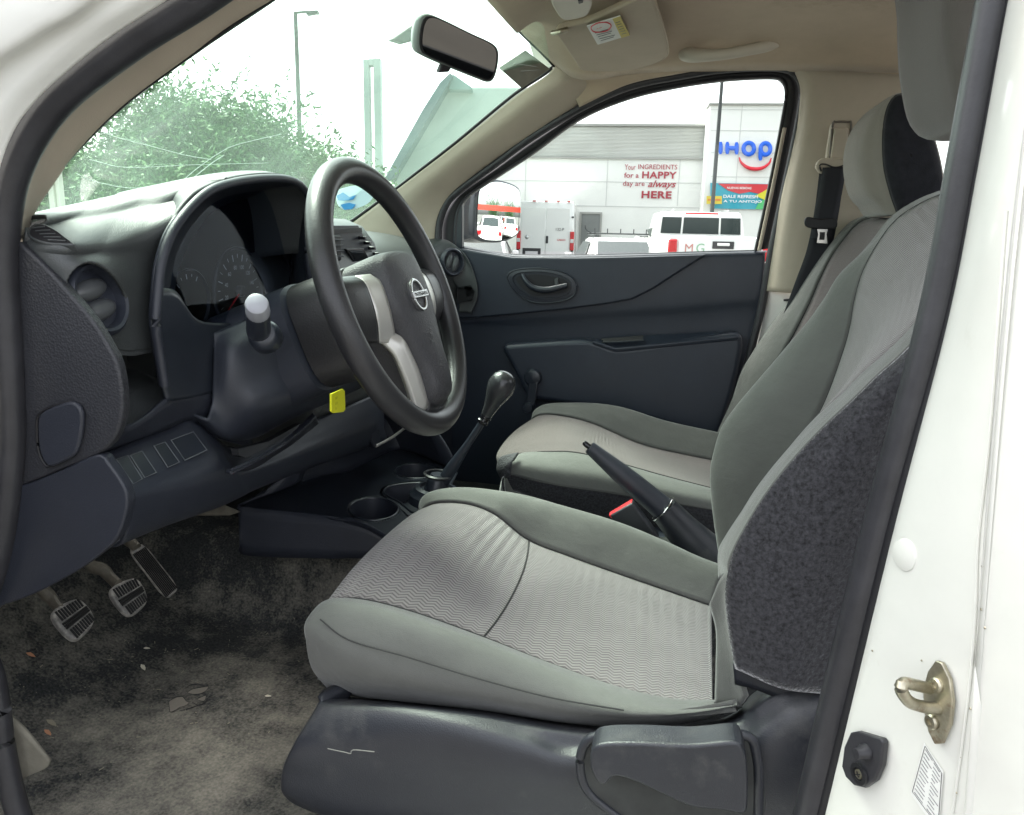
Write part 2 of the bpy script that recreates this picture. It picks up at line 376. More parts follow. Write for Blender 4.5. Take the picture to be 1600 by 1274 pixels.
def carpet_mat():
    M = mat('dusty_carpet', (.030, .032, .032), .95, .2, bump=(500, 1., 8), var=(300, .6))
    N = M.node_tree.nodes; L = M.node_tree.links; B = N['Principled BSDF']
    src = B.inputs['Base Color'].links[0].from_socket
    tc = N.new('ShaderNodeTexCoord')
    mp = N.new('ShaderNodeMapping'); mp.inputs['Location'].default_value = (.55, .50, -.66); mp.inputs['Scale'].default_value = (1, 1, 1)
    L.new(tc.outputs['Object'], mp.inputs[0])
    ln = N.new('ShaderNodeVectorMath'); ln.operation = 'LENGTH'; L.new(mp.outputs[0], ln.inputs[0])
    n = N.new('ShaderNodeTexNoise'); n.inputs['Scale'].default_value = 9; n.inputs['Detail'].default_value = 10; n.inputs['Roughness'].default_value = .72; L.new(tc.outputs['Object'], n.inputs[0])
    fine = N.new('ShaderNodeTexNoise'); fine.inputs['Scale'].default_value = 260; fine.inputs['Detail'].default_value = 4; L.new(tc.outputs['Object'], fine.inputs[0])
    a = N.new('ShaderNodeMapRange'); a.inputs[1].default_value = .55; a.inputs[2].default_value = .12; a.inputs[3].default_value = 0; a.inputs[4].default_value = .42; L.new(ln.outputs['Value'], a.inputs[0])
    s = N.new('ShaderNodeMath'); s.operation = 'ADD'; L.new(n.outputs[0], s.inputs[0]); L.new(a.outputs[0], s.inputs[1])
    f2 = N.new('ShaderNodeMath'); f2.operation = 'MULTIPLY_ADD'; f2.inputs[1].default_value = .35; L.new(fine.outputs[0], f2.inputs[0]); L.new(s.outputs[0], f2.inputs[2])
    r = N.new('ShaderNodeMapRange'); r.inputs[1].default_value = .72; r.inputs[2].default_value = 1.05; r.inputs[3].default_value = 0; r.inputs[4].default_value = .8; L.new(f2.outputs[0], r.inputs[0])
    x = N.new('ShaderNodeMix'); x.data_type = 'RGBA'; x.inputs[7].default_value = (.30, .28, .23, 1); L.new(src, x.inputs[6]); L.new(r.outputs[0], x.inputs[0]); L.new(x.outputs[2], B.inputs['Base Color'])
    return M
M_['carpet'] = carpet_mat()

# ================================================================== THE CAB
cab = thing('pickup_cab', 'white pickup cab seen through its open driver door, beige pillars and roof lining', 'vehicle cab', (0, 0, .3))
# outer skin around the door opening, upper left
seal_out = row([(420, -110), (262, 0), (168, 62), (88, 127), (50, 165), (22, 205), (0, 262), (-14, 340), (-20, 430), (-14, 560), (-14, 700), (-40, 850), (-100, 980)], -.715)
def offpx(pts, dx, dy, y):
    out = []
    for p in pts:
        out.append(p)
    return out
A1 = row([(395, -130), (215, 0), (130, 55), (52, 118), (15, 155), (-10, 195), (-38, 260), (-50, 340), (-55, 430), (-50, 560), (-50, 700), (-80, 850), (-140, 980)], -.726)
A2 = row([(330, -160), (165, 0), (85, 52), (10, 105), (-28, 150), (-56, 195), (-80, 260), (-90, 340), (-95, 430), (-90, 560), (-90, 700), (-120, 850), (-180, 980)], -.731)
A3 = row([(280, -180), (120, 0), (45, 50), (-30, 100), (-68, 150), (-96, 195), (-120, 260), (-130, 340), (-135, 430), (-130, 560), (-130, 700), (-160, 850), (-220, 980)], -.745)
A4 = row([(120, -200), (0, -30), (-70, 20), (-150, 80), (-190, 130), (-220, 195), (-240, 260), (-250, 340), (-255, 430), (-250, 560), (-250, 700), (-280, 850), (-340, 980)], -.75)
grid('pillar_skin', [seal_out, A1, A2, A3, A4], M_['jamb'], cab, n=70, m=6)
# driver side weather seal of the front pillar
sp = row([(520, -150), (400, -68), (303, 0), (215, 55), (132, 116), (85, 158), (50, 205), (22, 262), (8, 320), (2, 400), (8, 500), (14, 600), (16, 700), (2, 830), (-25, 930), (-70, 1020)], -.69)
tube('door_seal', sp, [.016, .016, .016, .015, .014, .0145, .015], M_['seal'], cab, n=14, res=90)
sp2 = [p+Vector((-.006, -.012, .008)) for p in sp]
tube('door_seal', sp2, [.0085, .0085, .008, .0075], M_['seal'], cab, n=10, res=90)
# beige trim between the seal and the windshield
t0 = row([(520, -105), (345, 0), (250, 55), (175, 105), (88, 184), (55, 232), (34, 280), (24, 335), (24, 392)], -.685)
t2 = row([(600, -105), (430, 0), (360, 43), (306, 84), (195, 166), (120, 240), (84, 288), (54, 335), (38, 384)], -.62)
t1 = [a*.5+b*.5+Vector((.004, .0, .010)) for a, b in zip(t0, t2)]
t3 = [p+Vector((-.04, .02, .0)) for p in t2]
grid('driver_pillar_trim', [t0, t1, t2, t3], M_['beige'], cab, n=60, m=6)
# windshield
wsL = row([(700, -160), (600, -105), (430, 0), (306, 84), (195, 166), (109, 250), (57, 318), (30, 352)], -.625)
wsR = row([(815, 40), (862, 103), (800, 148), (713, 220), (655, 265), (616, 295), (553, 341), (520, 360)], .60)
wsR[0] = Vector((-.30, .45, 1.78))
mid = [a*.5+b*.5+Vector((-.10+.012*i, 0, .035)) for i, (a, b) in enumerate(zip(wsL, wsR))]
q1 = [a*.78+b*.22+Vector((-.065, 0, .025)) for a, b in zip(wsL, wsR)]; q3 = [a*.22+b*.78+Vector((-.065, 0, .025)) for a, b in zip(wsL, wsR)]
grid('windshield', [wsL, q1, mid, q3, wsR], M_['wsglass'], cab, n=30, m=8, solid=0)
bpy.context.view_layer.update(); WSO = bpy.data.objects['windshield']
def on_glass(px, py):
    v = (CF+CR*((px-CX)/FPX)+CU*((CY-py)/FPX)).normalized(); w0 = WORLD[WSO.name]
    ok, loc, nor, i = WSO.ray_cast(CAM-w0, v)
    return loc+w0-v*.002 if ok else None
scr = mat('glass_scratch', (.6, .72, .64), .8)
random.seed(11)
def scratch(pts, r):
    P = [on_glass(*p) for p in pts]
    if all(p is not None for p in P): tube('glass_scratch', P, r, scr, WSO, res=40, n=5)
for pts, r in (([(162, 207), (185, 216), (240, 230), (290, 243), (330, 250)], .0005), ([(120, 272), (140, 281), (160, 287), (200, 294), (250, 292)], .00045), ([(285, 283), (310, 262), (345, 238), (372, 226), (440, 210)], .0005),
    ([(140, 250), (200, 262), (300, 258), (420, 255)], .0004), ([(300, 280), (330, 256), (350, 243)], .0006), ([(510, 120), (516, 180), (505, 240)], .0004)): scratch(pts, r)
# black ceramic edge along the passenger side of the glass
e0 = row([(845, 78), (864, 104), (800, 150), (713, 222), (655, 267), (616, 297), (553, 343), (530, 357)], .602)
tube('glass_edge', e0, .0042, M_['black'], cab, n=8, res=50)
tube('glass_edge', row([(430, -3), (306, 81), (195, 163), (109, 247), (57, 315)], -.622), .002, M_['black'], cab, n=8, res=50)
tube('glass_edge', row([(760, -5, .40), (778, 14, .42), (800, 38, .455), (822, 60, .50), (845, 82, .545), (866, 104, .59)]), .003, M_['black'], cab, n=8, res=40)
# passenger front pillar trim
g0 = row([(830, 40), (868, 100), (803, 152), (716, 223), (655, 270), (618, 298), (580, 327), (548, 352), (538, 372)], .598)
g2 = row([(1000, 100), (912, 160), (836, 210), (776, 250), (730, 285), (705, 308), (690, 335), (684, 360), (682, 385)], .665)
g1 = [a*.55+b*.45+Vector((.012, -.02, .008)) for a, b in zip(g0, g2)]
grid('passenger_pillar_trim', [g0, g1, g2], M_['beige'], cab, n=50, m=8)
# roof lining
zt = 1.79
fr_edge = [Vector((-.335, -.62, 1.70)), Vector((-.365, -.3, 1.745)), Vector((-.37, 0, 1.755)), Vector((-.35, .3, 1.742))]+row([(778, 14, .42), (800, 38, .455), (822, 60, .50), (845, 82, .545), (868, 104, .59)])
def rooff(x, dz=0): return [Vector((x, -.64, 1.73+dz)), Vector((x, -.3, zt+dz)), Vector((x, 0, zt+.01+dz)), Vector((x, .3, zt-.012+dz)), Vector((x, .47, 1.755+dz)), Vector((x, .565, 1.715+dz))]
roof = [fr_edge, rooff(-.25, -.012), rooff(-.1), rooff(.15, 0), rooff(.4, -.01), rooff(.7, -.03)]
grid('roof_lining', roof, M_['liner'], cab, n=40, m=8)
# curved side of the roof lining, down to the window frame
f0 = [p for p in row([(866, 100)], .585)]+[Vector((x, .565, z)) for x, z in ((-.25, 1.703), (-.1, 1.715), (.05, 1.715), (.15, 1.715), (.30, 1.71), (.45, 1.70))]
f2 = row([(905, 168), (980, 133), (1055, 117), (1130, 105), (1205, 102), (1252, 113), (1432, 100)], .655)
f1 = [a*.5+b*.5+Vector((0, .014, .014)) for a, b in zip(f0, f2)]
grid('roof_side_lining', [f0, f1, f2], M_['liner'], cab, n=50, m=8, byidx=True)
# lining step behind the sun visors (raised overhead moulding)
s0 = [Vector((-.15+.012*math.sin(k), y, zt+.006)) for k, y in enumerate((-.5, -.2, .05, .2, .3))]+row([(1052, 58), (1085, 60), (1160, 40), (1290, 0)], .43)
# passenger centre pillar
b0 = row([(1238, 108), (1250, 138), (1246, 190), (1236, 240), (1218, 320), (1205, 400), (1197, 455)], .66)
b3 = row([(1475, 96), (1470, 140), (1464, 190), (1462, 240), (1460, 320), (1455, 400), (1450, 470)], .60)
b1 = [a*.88+b*.12+Vector((.0, -.022, 0)) for a, b in zip(b0, b3)]; b2 = [a*.5+b*.5+Vector((0, -.012, 0)) for a, b in zip(b0, b3)]
grid('passenger_centre_pillar_trim', [b0, b1, b2, b3], M_['beige'], cab, n=40, m=8)
l0 = row([(1197, 452), (1192, 500), (1178, 560), (1160, 620), (1140, 680)], .675); l1 = row([(1262, 452), (1262, 500), (1250, 560), (1240, 620), (1240, 680)], .66)
grid('pillar_sheet_metal', [l0, l1], M_['white'], cab, n=20)
for py in (468, 489): slab('pillar_slot', [W(x, y, y=.655) for x, y in ((1225, py), (1240, py-1), (1240, py+3), (1225, py+3))], (0, .01, 0), M_['black'], cab, bevel=0)
# cab side behind the pillar, with the rear side window
slab('rear_quarter_lower_trim', [Vector((.50, .62, .7)), Vector((1.1, .62, .7)), Vector((1.1, .62, 1.36)), Vector((.50, .62, 1.36))], (0, .03, 0), M_['beige'], cab, bevel=.01)
slab('rear_quarter_glass', [Vector((.46, .65, 1.3)), Vector((1.1, .65, 1.36)), Vector((1.1, .63, 1.70)), Vector((.46, .63, 1.70))], (0, .004, 0), M_['winglass'], cab, bevel=0)
slab('cab_back_wall', [Vector((1.12, -.7, .6)), Vector((1.12, .7, .6)), Vector((1.12, .7, 1.36)), Vector((1.12, -.7, 1.36))], (.03, 0, 0), M_['dashlow'], cab, bevel=0)
# weather seal of the passenger door opening: beige welt + grey lips
ws_ = row([(684, 385), (686, 350), (697, 319), (717, 298), (774, 256), (830, 215), (905, 170), (980, 136), (1055, 120), (1130, 108), (1205, 105), (1240, 112), (1255, 138), (1251, 178), (1232, 270), (1206, 390), (1190, 480), (1170, 560), (1150, 640)], .668)
tube('passenger_door_seal', ws_, .010, M_['seal'], cab, n=10, res=120)
# driver side B pillar
j0 = row([(1600, -80), (1578, 0), (1530, 260), (1482, 500), (1392, 840), (1285, 1274), (1262, 1360)], -.712)
j1 = row([(1640, -80), (1618, 0), (1585, 260), (1560, 500), (1530, 840), (1495, 1274), (1485, 1360)], -.80)
for i, p in enumerate(j1): p.x += .004
j1b = [p+Vector((.004, -.006, 0)) for p in j1]
j2 = row([(1760, -80), (1740, 0), (1730, 260), (1720, 500), (1700, 840), (1680, 1274), (1670, 1360)], -.86)
j00 = [p+Vector((.03, .012, 0)) for p in j0]
jm = [a*.5+b*.5+Vector((-.003, 0, 0)) for a, b in zip(j0, j1)]
grid('centre_pillar_jamb', [j00, j0, jm, j1, j1b, j2], M_['jamb'], cab, n=50, m=6)
sq = row([(1570, -80), (1556, 0), (1508, 260), (1461, 500), (1369, 840), (1264, 1274), (1244, 1360)], -.70)
tube('door_seal', sq, [.0125, .0125, .012, .013, .0125], M_['seal'], cab, n=14, res=60)
tube('door_seal', [p+Vector((.008, -.010, 0)) for p in sq], .006, M_['black'], cab, n=10, res=60)
jn = (W(1500, 1000, y=-.78)-W(1400, 1000, y=-.735)).cross(Vector((0, 0, 1))).normalized()
if jn.dot(CAM-W(1450, 1000, y=-.76)) < 0: jn = -jn
bpy.context.view_layer.update()
JO = bpy.data.objects['centre_pillar_jamb']
def cast(o, px, py):
    v = CF+CR*((px-CX)/FPX)+CU*((CY-py)/FPX); w0 = WORLD[o.name]
    ok, loc, nor, i = o.ray_cast(CAM-w0, v.normalized())
    if not ok: return None, None
    if nor.dot(v) > 0: nor = -nor
    return loc+w0, nor
def J(px, py, off=0):      # point on the jamb face
    p, n = cast(JO, px, py)
    if p is None: p, n = cast(JO, 1440, py)
    return p+n*(off+.0006), n
def Jp(pts, off=0): return [J(x, y, off)[0] for x, y in pts]
JN = J(1450, 1000)[1]
lathe('pillar_plug', J(1415, 868)[0], JN, [(.0, .003), (.007, .0028), (.011, .0015), (.0125, -.001)], M_['jamb'], cab, n=28)
# striker
st = slab('door_striker', Jp([(1470, 1031), (1480, 1034), (1492, 1060), (1497, 1095), (1493, 1130), (1480, 1160), (1468, 1161), (1458, 1140), (1452, 1110), (1450, 1075), (1458, 1048)], .001), JN*.0035, M_['zinc'], cab, bevel=.001)
tag(st, 'worn steel striker with a square loop')
a_, b_ = J(1458, 1075, .003)[0], J(1473, 1106, .003)[0]
od = (J(1408, 1070, 0)[0]-J(1458, 1078, 0)[0]); od = JN*.03
loop = [a_, W(1432, 1071, y=a_.y-.012), W(1412, 1068, y=a_.y-.022), W(1408, 1078, y=a_.y-.024), W(1420, 1096, y=a_.y-.020), W(1440, 1104, y=a_.y-.012), b_]
tube('striker_loop', loop, .0042, M_['zinc'], st, n=12, res=50)
for px, py, rr in ((1472, 1068, .0052), (1464, 1125, .0055)):
    bo = lathe('striker_bolt', J(px, py, .004)[0], JN, [(rr, 0), (rr, .0015), (rr*.8, .0028), (rr*.4, .003), (rr*.38, .0014), (0, .0014)], M_['zinc'], st, n=20)
# door light switch
sw = slab('door_light_switch', Jp([(1340, 1143), (1350, 1141), (1388, 1152), (1392, 1158), (1388, 1195), (1378, 1218), (1362, 1229), (1345, 1225), (1332, 1212), (1326, 1195), (1330, 1165)], .0005), JN*.006, M_['seal'], cab, bevel=.0018)
lathe('switch_plunger', J(1364, 1172, .006)[0], JN, [(.0062, 0), (.006, .003), (.0045, .006), (.004, .010), (0, .0105)], M_['seal'], sw, n=20)
lathe('switch_screw', J(1353, 1206, .006)[0], JN, [(.0085, 0), (.0082, .002), (.0052, .0022), (.005, .0008), (0, .0008)], M_['black'], sw, n=24)
lathe('switch_screw', J(1353, 1206, .0068)[0], JN, [(.004, 0), (.0036, .001), (0, .0012)], M_['zinc'], sw, n=20)
ux = (J(1360, 1206)[0]-J(1346, 1206)[0]).normalized(); uz = JN.cross(ux)
for a2 in (0, 1):
    c0 = J(1353, 1206, .0085)[0]; dd = ux if a2 else uz
    tube('screw_cross', [c0-dd*.0022, c0+dd*.0022], .0004, M_['black'], sw, res=0, n=6)
# data label on the jamb
lb = slab('data_label', Jp([(1446, 1160), (1476, 1205), (1468, 1300), (1425, 1240)], .0006), JN*.0003, M_['paper'], cab, bevel=0)
lxd = (J(1466, 1280)[0]-J(1425, 1235)[0]); 
ce = [J(x, y, .0012)[0] for x, y in ((1448, 1165), (1474, 1207), (1468, 1290), (1428, 1236))]
for i in range(13):
    t = (i+.5)/13
    p = ce[0].lerp(ce[3], t); q = ce[1].lerp(ce[2], t); random.seed(i)
    for s0_, s1_ in ((.06, random.uniform(.3, .5)), (.55, random.uniform(.7, .95))):
        tube('label_print', [p.lerp(q, s0_), p.lerp(q, s1_)], .00035, M_['greyink'], lb, res=0, n=4)
for k in range(4): tube('label_rule', [ce[k], ce[(k+1) % 4]], .0002, M_['ink'], lb, res=0, n=4)
tube('body_seam', [J(x, y, .0002)[0] for x, y in ((1575, 330), (1562, 500), (1548, 680), (1530, 840), (1526, 942), (1520, 1031), (1504, 1164), (1489, 1268))], .0011, M_['jamb'], cab, n=8, res=60)
# paint chips on the jamb
for px, py in ((1537, 885), (1535, 952), (1541, 981), (1502, 1182), (1496, 1238), (1365, 1017), (1442, 1032), (1518, 1107)):
    lathe('paint_chip', J(px, py, .0006)[0]+Vector((0, 0, 0)), JN, [(.0009, 0), (.0006, .0004), (0, .0005)], M_['zinc'], cab, n=7)

# floor, tunnel and firewall
fx = []
for x, z in ((.7, .64), (.2, .645), (-.2, .65), (-.5, .655), (-.75, .665), (-.9, .73), (-1.02, .86), (-1.08, 1.05), (-1.1, 1.3)):
    fx.append([Vector((x, -.80, z-.0)), Vector((x, -.70, z+.005)), Vector((x, -.6, z)), Vector((x, -.3, z)), Vector((x, -.17, z+.01)), Vector((x+.02, -.11, max(z, .80)-.01)), Vector((x+.02, 0, max(z, .80)+.01)), Vector((x+.02, .11, max(z, .80)-.01)), Vector((x, .17, z+.01)), Vector((x, .5, z)), Vector((x, .72, z+.01))])
grid('floor_carpet', fx, M_['carpet'], cab, n=90, m=8)
# sill seal at lower left and a pale piece painting the kick panel's sunlit patch
tube('sill_seal', row([(-60, 960), (-18, 1040), (-4, 1100), (6, 1176), (30, 1274), (70, 1360)], -.72), .012, M_['seal'], cab, n=12, res=50)
grid('kick_panel_sunlit_patch', [row([(-30, 1040), (5, 1108), (40, 1145), (76, 1190)], -.70), row([(-30, 1120), (5, 1180), (40, 1200), (72, 1200)], -.70), row([(-20, 1220), (22, 1225), (40, 1215), (60, 1206)], -.70)], mat('sunlit_kick_panel', (.17, .16, .13), .8, .3, bump=(400, .5), var=(30, .2)), cab, n=12)
slab('sill_panel', [Vector((-1.0, -.73, .60)), Vector((1.2, -.73, .60)), Vector((1.2, -.73, .655)), Vector((-1.0, -.73, .655))], (0, -.12, 0), M_['jamb'], cab, bevel=.01)
# front wall sides under the dash
slab('cowl_side', [Vector((-.80, -.735, 1.0)), Vector((-.64, -.735, 1.30)), Vector((-1.1, -.735, 1.30)), Vector((-1.1, -.735, .62)), Vector((-.98, -.735, .62))], (0, .02, 0), M_['dashlow'], cab, bevel=0)
slab('cowl_side', [Vector((-.55, .735, .62)), Vector((-.55, .735, 1.30)), Vector((-1.1, .735, 1.30)), Vector((-1.1, .735, .62))], (0, -.02, 0), M_['dashlow'], cab, bevel=0)
# bonnet ahead of the windshield
grid('bonnet', [[Vector((-.95, y, 1.24+.03*math.cos(y*1.5))) for y in (-.8, -.4, 0, .4, .8)], [Vector((-1.4, y, 1.17+.04*math.cos(y*1.5))) for y in (-.8, -.4, 0, .4, .8)], [Vector((-2.0, y, 1.04+.03*math.cos(y*1.5))) for y in (-.78, -.4, 0, .4, .78)], [Vector((-2.1, y, .9)) for y in (-.76, -.4, 0, .4, .76)]], M_['white'], cab, n=24, m=6)
# the outer roof so light comes only through the openings
grid('roof_skin', [[Vector((x, y, z)) for y, z in ((-.72, 1.76), (-.4, 1.83), (0, 1.85), (.4, 1.83), (.70, 1.75))] for x in (-.38, 0, .4, 1.15)], M_['white'], cab, n=20, m=4)

# ================================================================== DASHBOARD
dash = thing('dashboard', 'dark plastic dashboard running across the cab under the windshield', 'dashboard', (-.6, 0, 1.2))
# top pad and vent pod, left part
def X(pts):            # x-planes, but never further out than the end of the dashboard
    out = row(pts, ax='x')
    return [W(p[0], p[1], y=-.672) if (len(p) < 4 and q.y < -.672) else W(p[0], p[1], y=.662) if (len(p) < 4 and q.y > .662) else q for p, q in zip(pts, out)]
r0 = [Vector((-.97, y, 1.30)) for y in (-.66, -.6, -.5, -.4, -.28)]
r1 = X([(40, 345, -.655), (115, 326, -.665), (205, 305, -.64), (288, 289, -.60), (335, 291, -.578)])
r2 = X([(38, 362, -.60), (112, 353, -.61), (190, 338, -.60), (252, 325, -.58), (312, 303, -.562)])
r3 = X([(36, 380, -.565), (105, 383, -.575), (165, 380, -.575), (215, 368, -.57), (268, 350, -.555)])
XP = lambda pts: X([(a, b, c-.022) for a, b, c in pts])
r4 = XP([(34, 392, -.548), (95, 398, -.55), (150, 399, -.55), (200, 399, -.552), (246, 404, -.55)])
r5 = XP([(60, 425, -.545), (105, 425, -.54), (155, 428, -.54), (205, 440, -.548), (238, 455, -.552)])
r6 = XP([(100, 480, -.545), (135, 478, -.545), (170, 490, -.55), (210, 500, -.552), (238, 505, -.552)])
r7 = XP([(150, 545, -.545), (175, 545, -.55), (195, 548, -.552), (222, 548, -.552), (243, 545, -.552)])
pad = grid('top_pad', [r0, r1, r2, r3, r4, r5, r6, r7], M_['dashtop'], dash, n=150, m=26)
# hood over the gauges: rolled lip and dark recess
LX = -.548
lip = [(252, 600, -.552), (243, 545, -.552), (238, 500, -.55), (241, 455, -.55), (248, 404, -.549), (270, 350, -.548), (316, 300, -.546), (364, 282, -.545), (420, 276, -.545), (452, 280, -.545), (470, 292, -.545), (478, 312, -.546), (476, 345, -.55), (477, 400, -.55), (486, 470, -.55)]
tube('hood_lip', shift(X(lip), (.004, 0, -.002)), .0055, M_['dash'], dash, n=12, res=90)
inn = [(262, 600, -.553), (258, 548, -.553), (256, 500, -.556), (262, 452, -.565), (272, 402, -.575), (292, 358, -.58), (328, 315, -.582), (368, 297, -.582), (418, 290, -.582), (444, 296, -.582), (458, 305, -.582), (464, 322, -.582), (462, 350, -.582), (460, 400, -.582), (462, 470, -.582)]
deep = [(270, 600, -.554), (275, 545, -.554), (272, 495, -.562), (274, 450, -.60), (283, 410, -.625), (302, 372, -.64), (332, 335, -.65), (368, 318, -.655), (410, 312, -.655), (436, 318, -.655), (448, 328, -.655), (452, 342, -.65), (450, 365, -.65), (446, 410, -.65), (440, 470, -.65)]
grid('cluster_cowl', [X(lip), X(inn), X(deep)], M_['smooth'], dash, n=70, m=6, byidx=True)
# top of the hood behind the lip, on to the right
h0 = X([(272, 348, -.549), (292, 320, -.5475), (316, 300, -.546), (364, 282, -.545), (420, 275, -.545), (452, 280, -.545), (470, 291, -.545), (479, 312, -.546), (480, 345, -.55), (483, 400, -.55)])
hd1 = [(-.03, .028, -.010), (-.034, .016, -.006), (-.038, .004, -.001)]+[(-.04, 0, .0015)]*7; hd2 = [(-.08, .09, -.05), (-.11, .06, -.035), (-.14, .02, -.024)]+[(-.16, 0, -.02)]*7
h1 = [p+Vector(d) for p, d in zip(h0, hd1)]; h2 = [p+Vector(d) for p, d in zip(h0, hd2)]
grid('hood_top', [h0, h1, h2], M_['dashtop'], dash, n=40, m=5, byidx=True)
# flat surround under the lens
sr = [X([(243, 452, -.552), (239, 505, -.551), (243, 548, -.551), (252, 590, -.551), (262, 628, -.551)]),
      X([(275, 455, -.553), (290, 515, -.553), (300, 555, -.552), (300, 590, -.551), (300, 622, -.551)]),
      X([(310, 500, -.556), (332, 528, -.553), (338, 560, -.552), (335, 590, -.551), (334, 614, -.551)]),
      X([(372, 505, -.560), (390, 525, -.555), (395, 560, -.55), (395, 590, -.55), (395, 610, -.55)])]
grid('cluster_surround', sr, M_['smooth'], dash, n=20, m=5)
# gauge plate, dials
gp = [(268, 440), (272, 405), (292, 360), (330, 325), (375, 310), (420, 308), (450, 322), (456, 350), (454, 410), (440, 470), (385, 500), (354, 518), (330, 524), (300, 502), (280, 475)]
plate = slab('gauge_plate', [W(x, y, x=-.64) for x, y in gp], (-.01, 0, 0), mat('gauge_plate_matte', (.005, .006, .009), .8, .05), dash, bevel=0, res=60)
plate['label'] = 'dark gauge plate with a round speedometer and white marks'
GP = lambda px, py, o=0: W(px, py, x=-.638+o)
def dial(c, pr, a0, a1, nt_, nums, sc):
    pc = GP(*c); r = (GP(c[0], c[1]-pr)-pc).length
    lathe('dial_ring', pc, (1, 0, 0), [(r*1.12, 0), (r*1.16, .004), (r*1.2, .003), (r*1.2, 0)], M_['smooth'], plate, n=48)
    for k in range(nt_+1):
        an = R(a0+(a1-a0)*k/nt_); d = Vector((0, math.cos(an), math.sin(an))); big = k % 2 == 0
        tube('dial_mark', [pc+d*r*(.82 if big else .9)+Vector((.002, 0, 0)), pc+d*r+Vector((.002, 0, 0))], .0007 if big else .00045, M_['whiteprint'], plate, res=0, n=4)
    for k, s in enumerate(nums):
        an = R(a0+(a1-a0)*(k*2+0)/nt_); d = Vector((0, math.cos(an), math.sin(an)))
        p = pc+d*r*.66+Vector((.002, 0, -.003))
        text('dial_number', s, p, (0, 1, 0), (0, 0, 1), sc, M_['whiteprint'], plate, align='CENTER')
    return pc, r
pc, r_ = dial((372, 455), 58, 220, -40, 18, ['0', '20', '40', '60', '80', '100', '120', '140', '160', '180'], .0058)
tube('dial_needle', [pc+Vector((.005, 0, 0)), pc+Vector((.005, math.cos(R(215))*r_*.85, math.sin(R(215))*r_*.85))], [.0016, .0006], M_['red'], plate, res=6, n=6)
lathe('needle_cap', pc, (1, 0, 0), [(.008, 0), (.008, .008), (.006, .010), (0, .010)], M_['smooth'], plate, n=24)
pc2, r2_ = dial((296, 470), 42, 220, 60, 8, [], .004)
pl = [(264, 452), (268, 405), (290, 358), (328, 318), (374, 300), (420, 296), (452, 308), (461, 335), (458, 400), (445, 465), (395, 500), (356, 521), (330, 528), (298, 506), (277, 480)]
la, lb2, lc2 = W(330, 526, x=-.561), W(445, 465, x=-.575), W(374, 300, x=-.605); ln_ = (lb2-la).cross(lc2-la).normalized()
def LP(px, py):
    v = CF+CR*((px-CX)/FPX)+CU*((CY-py)/FPX); return CAM+v*((la-CAM).dot(ln_)/v.dot(ln_))
lv = [LP(x, y) for x, y in pl]
slab('cluster_lens', lv, (-.001, 0, 0), M_['lens'], dash, bevel=0, res=80, smooth=False)
tube('lens_edge', lv, .0016, M_['gloss'], dash, n=8, res=80, closed=True)
# defroster slots at the left corner
def cast(o, px, py):
    v = CF+CR*((px-CX)/FPX)+CU*((CY-py)/FPX); w0 = WORLD[o.name]
    ok, loc, nor, i = o.ray_cast(CAM-w0, v.normalized())
    if not ok: return None, None
    if nor.dot(v) > 0: nor = -nor
    return loc+w0, nor
bpy.context.view_layer.update()
def on(o, px, py, h=0):
    p, n = cast(o, px, py)
    return (p+n*h) if p is not None else W(px, py, x=-.58)
ga, gb_, gc_ = on(pad, 50, 356), on(pad, 104, 376), on(pad, 62, 384)
gn = (gb_-ga).cross(gc_-ga).normalized()
if gn.dot(CAM-ga) < 0: gn = -gn
def GP_(px, py, h=0):
    v = CF+CR*((px-CX)/FPX)+CU*((CY-py)/FPX); o_ = ga+gn*(h+.004); return CAM+v*((o_-CAM).dot(gn)/v.dot(gn))
go_ = [(42, 362), (50, 351), (66, 349), (86, 358), (102, 370), (116, 382), (90, 382), (66, 379), (47, 371)]
slab('grille_surround', [GP_(x, y) for x, y in go_], -gn*.010, M_['dashtop'], dash, bevel=.0015, res=40)
df = slab('defroster_grille', [GP_(75+(x-75)*.86, 366+(y-366)*.82, .0004) for x, y in go_], -gn*.002, M_['black'], dash, bevel=0, res=40)
for k in range(5):
    tube('slot_fin', [GP_(49+6.5*k, 356.5+4.6*k, .0008), GP_(70+8.2*k, 354+5.6*k, .0008)], .0007, M_['dashtop'], df, res=4, n=6)
# round side vent
def vent(c, rad, ax, tilt, sx=1, parent=dash):
    ax = Vector(ax).normalized()
    v = lathe('air_vent', c, ax, [(rad*1.28, -.004), (rad*1.24, .004), (rad*1.12, .0075), (rad*1.02, .006), (rad*.96, -.002), (rad*.90, -.03), (rad*.5, -.045), (0, -.045)], M_['dashlow'], parent, n=48, sx=sx)
    u, w_, a_ = frame_of(ax)
    for k in (-1, 1):
        q = u*math.cos(tilt)+w_*math.sin(tilt); pq = w_*math.cos(tilt)-u*math.sin(tilt)
        ce_ = Vector(c)+pq*(k*rad*.36)+a_*(-.006)
        V = []; F = []; n1, n2 = 14, 20
        for i in range(n1+1):
            th = math.pi*i/n1
            for j in range(n2):
                ph = 2*math.pi*j/n2
                V.append(ce_+q*(math.cos(th)*rad*.80*sx)+pq*(math.sin(th)*math.cos(ph)*rad*.36)+a_*(math.sin(th)*math.sin(ph)*rad*.40))
        for i in range(n1):
            for j in range(n2): F.append((i*n2+j, i*n2+(j+1) % n2, (i+1)*n2+(j+1) % n2, (i+1)*n2+j))
        mk('vent_vane', V, F, M_['vane'], v)
    return v
VC = W(152, 468, y=-.636); v1 = vent(VC, .0305, (1, -.02, .26), R(12))
_u, _w, _a = frame_of(Vector((1, -.02, .26)))
vpoly = [to_px(VC+_u*math.cos(t)*.036+_w*math.sin(t)*.036) for t in [2*math.pi*k/40 for k in range(40)]]
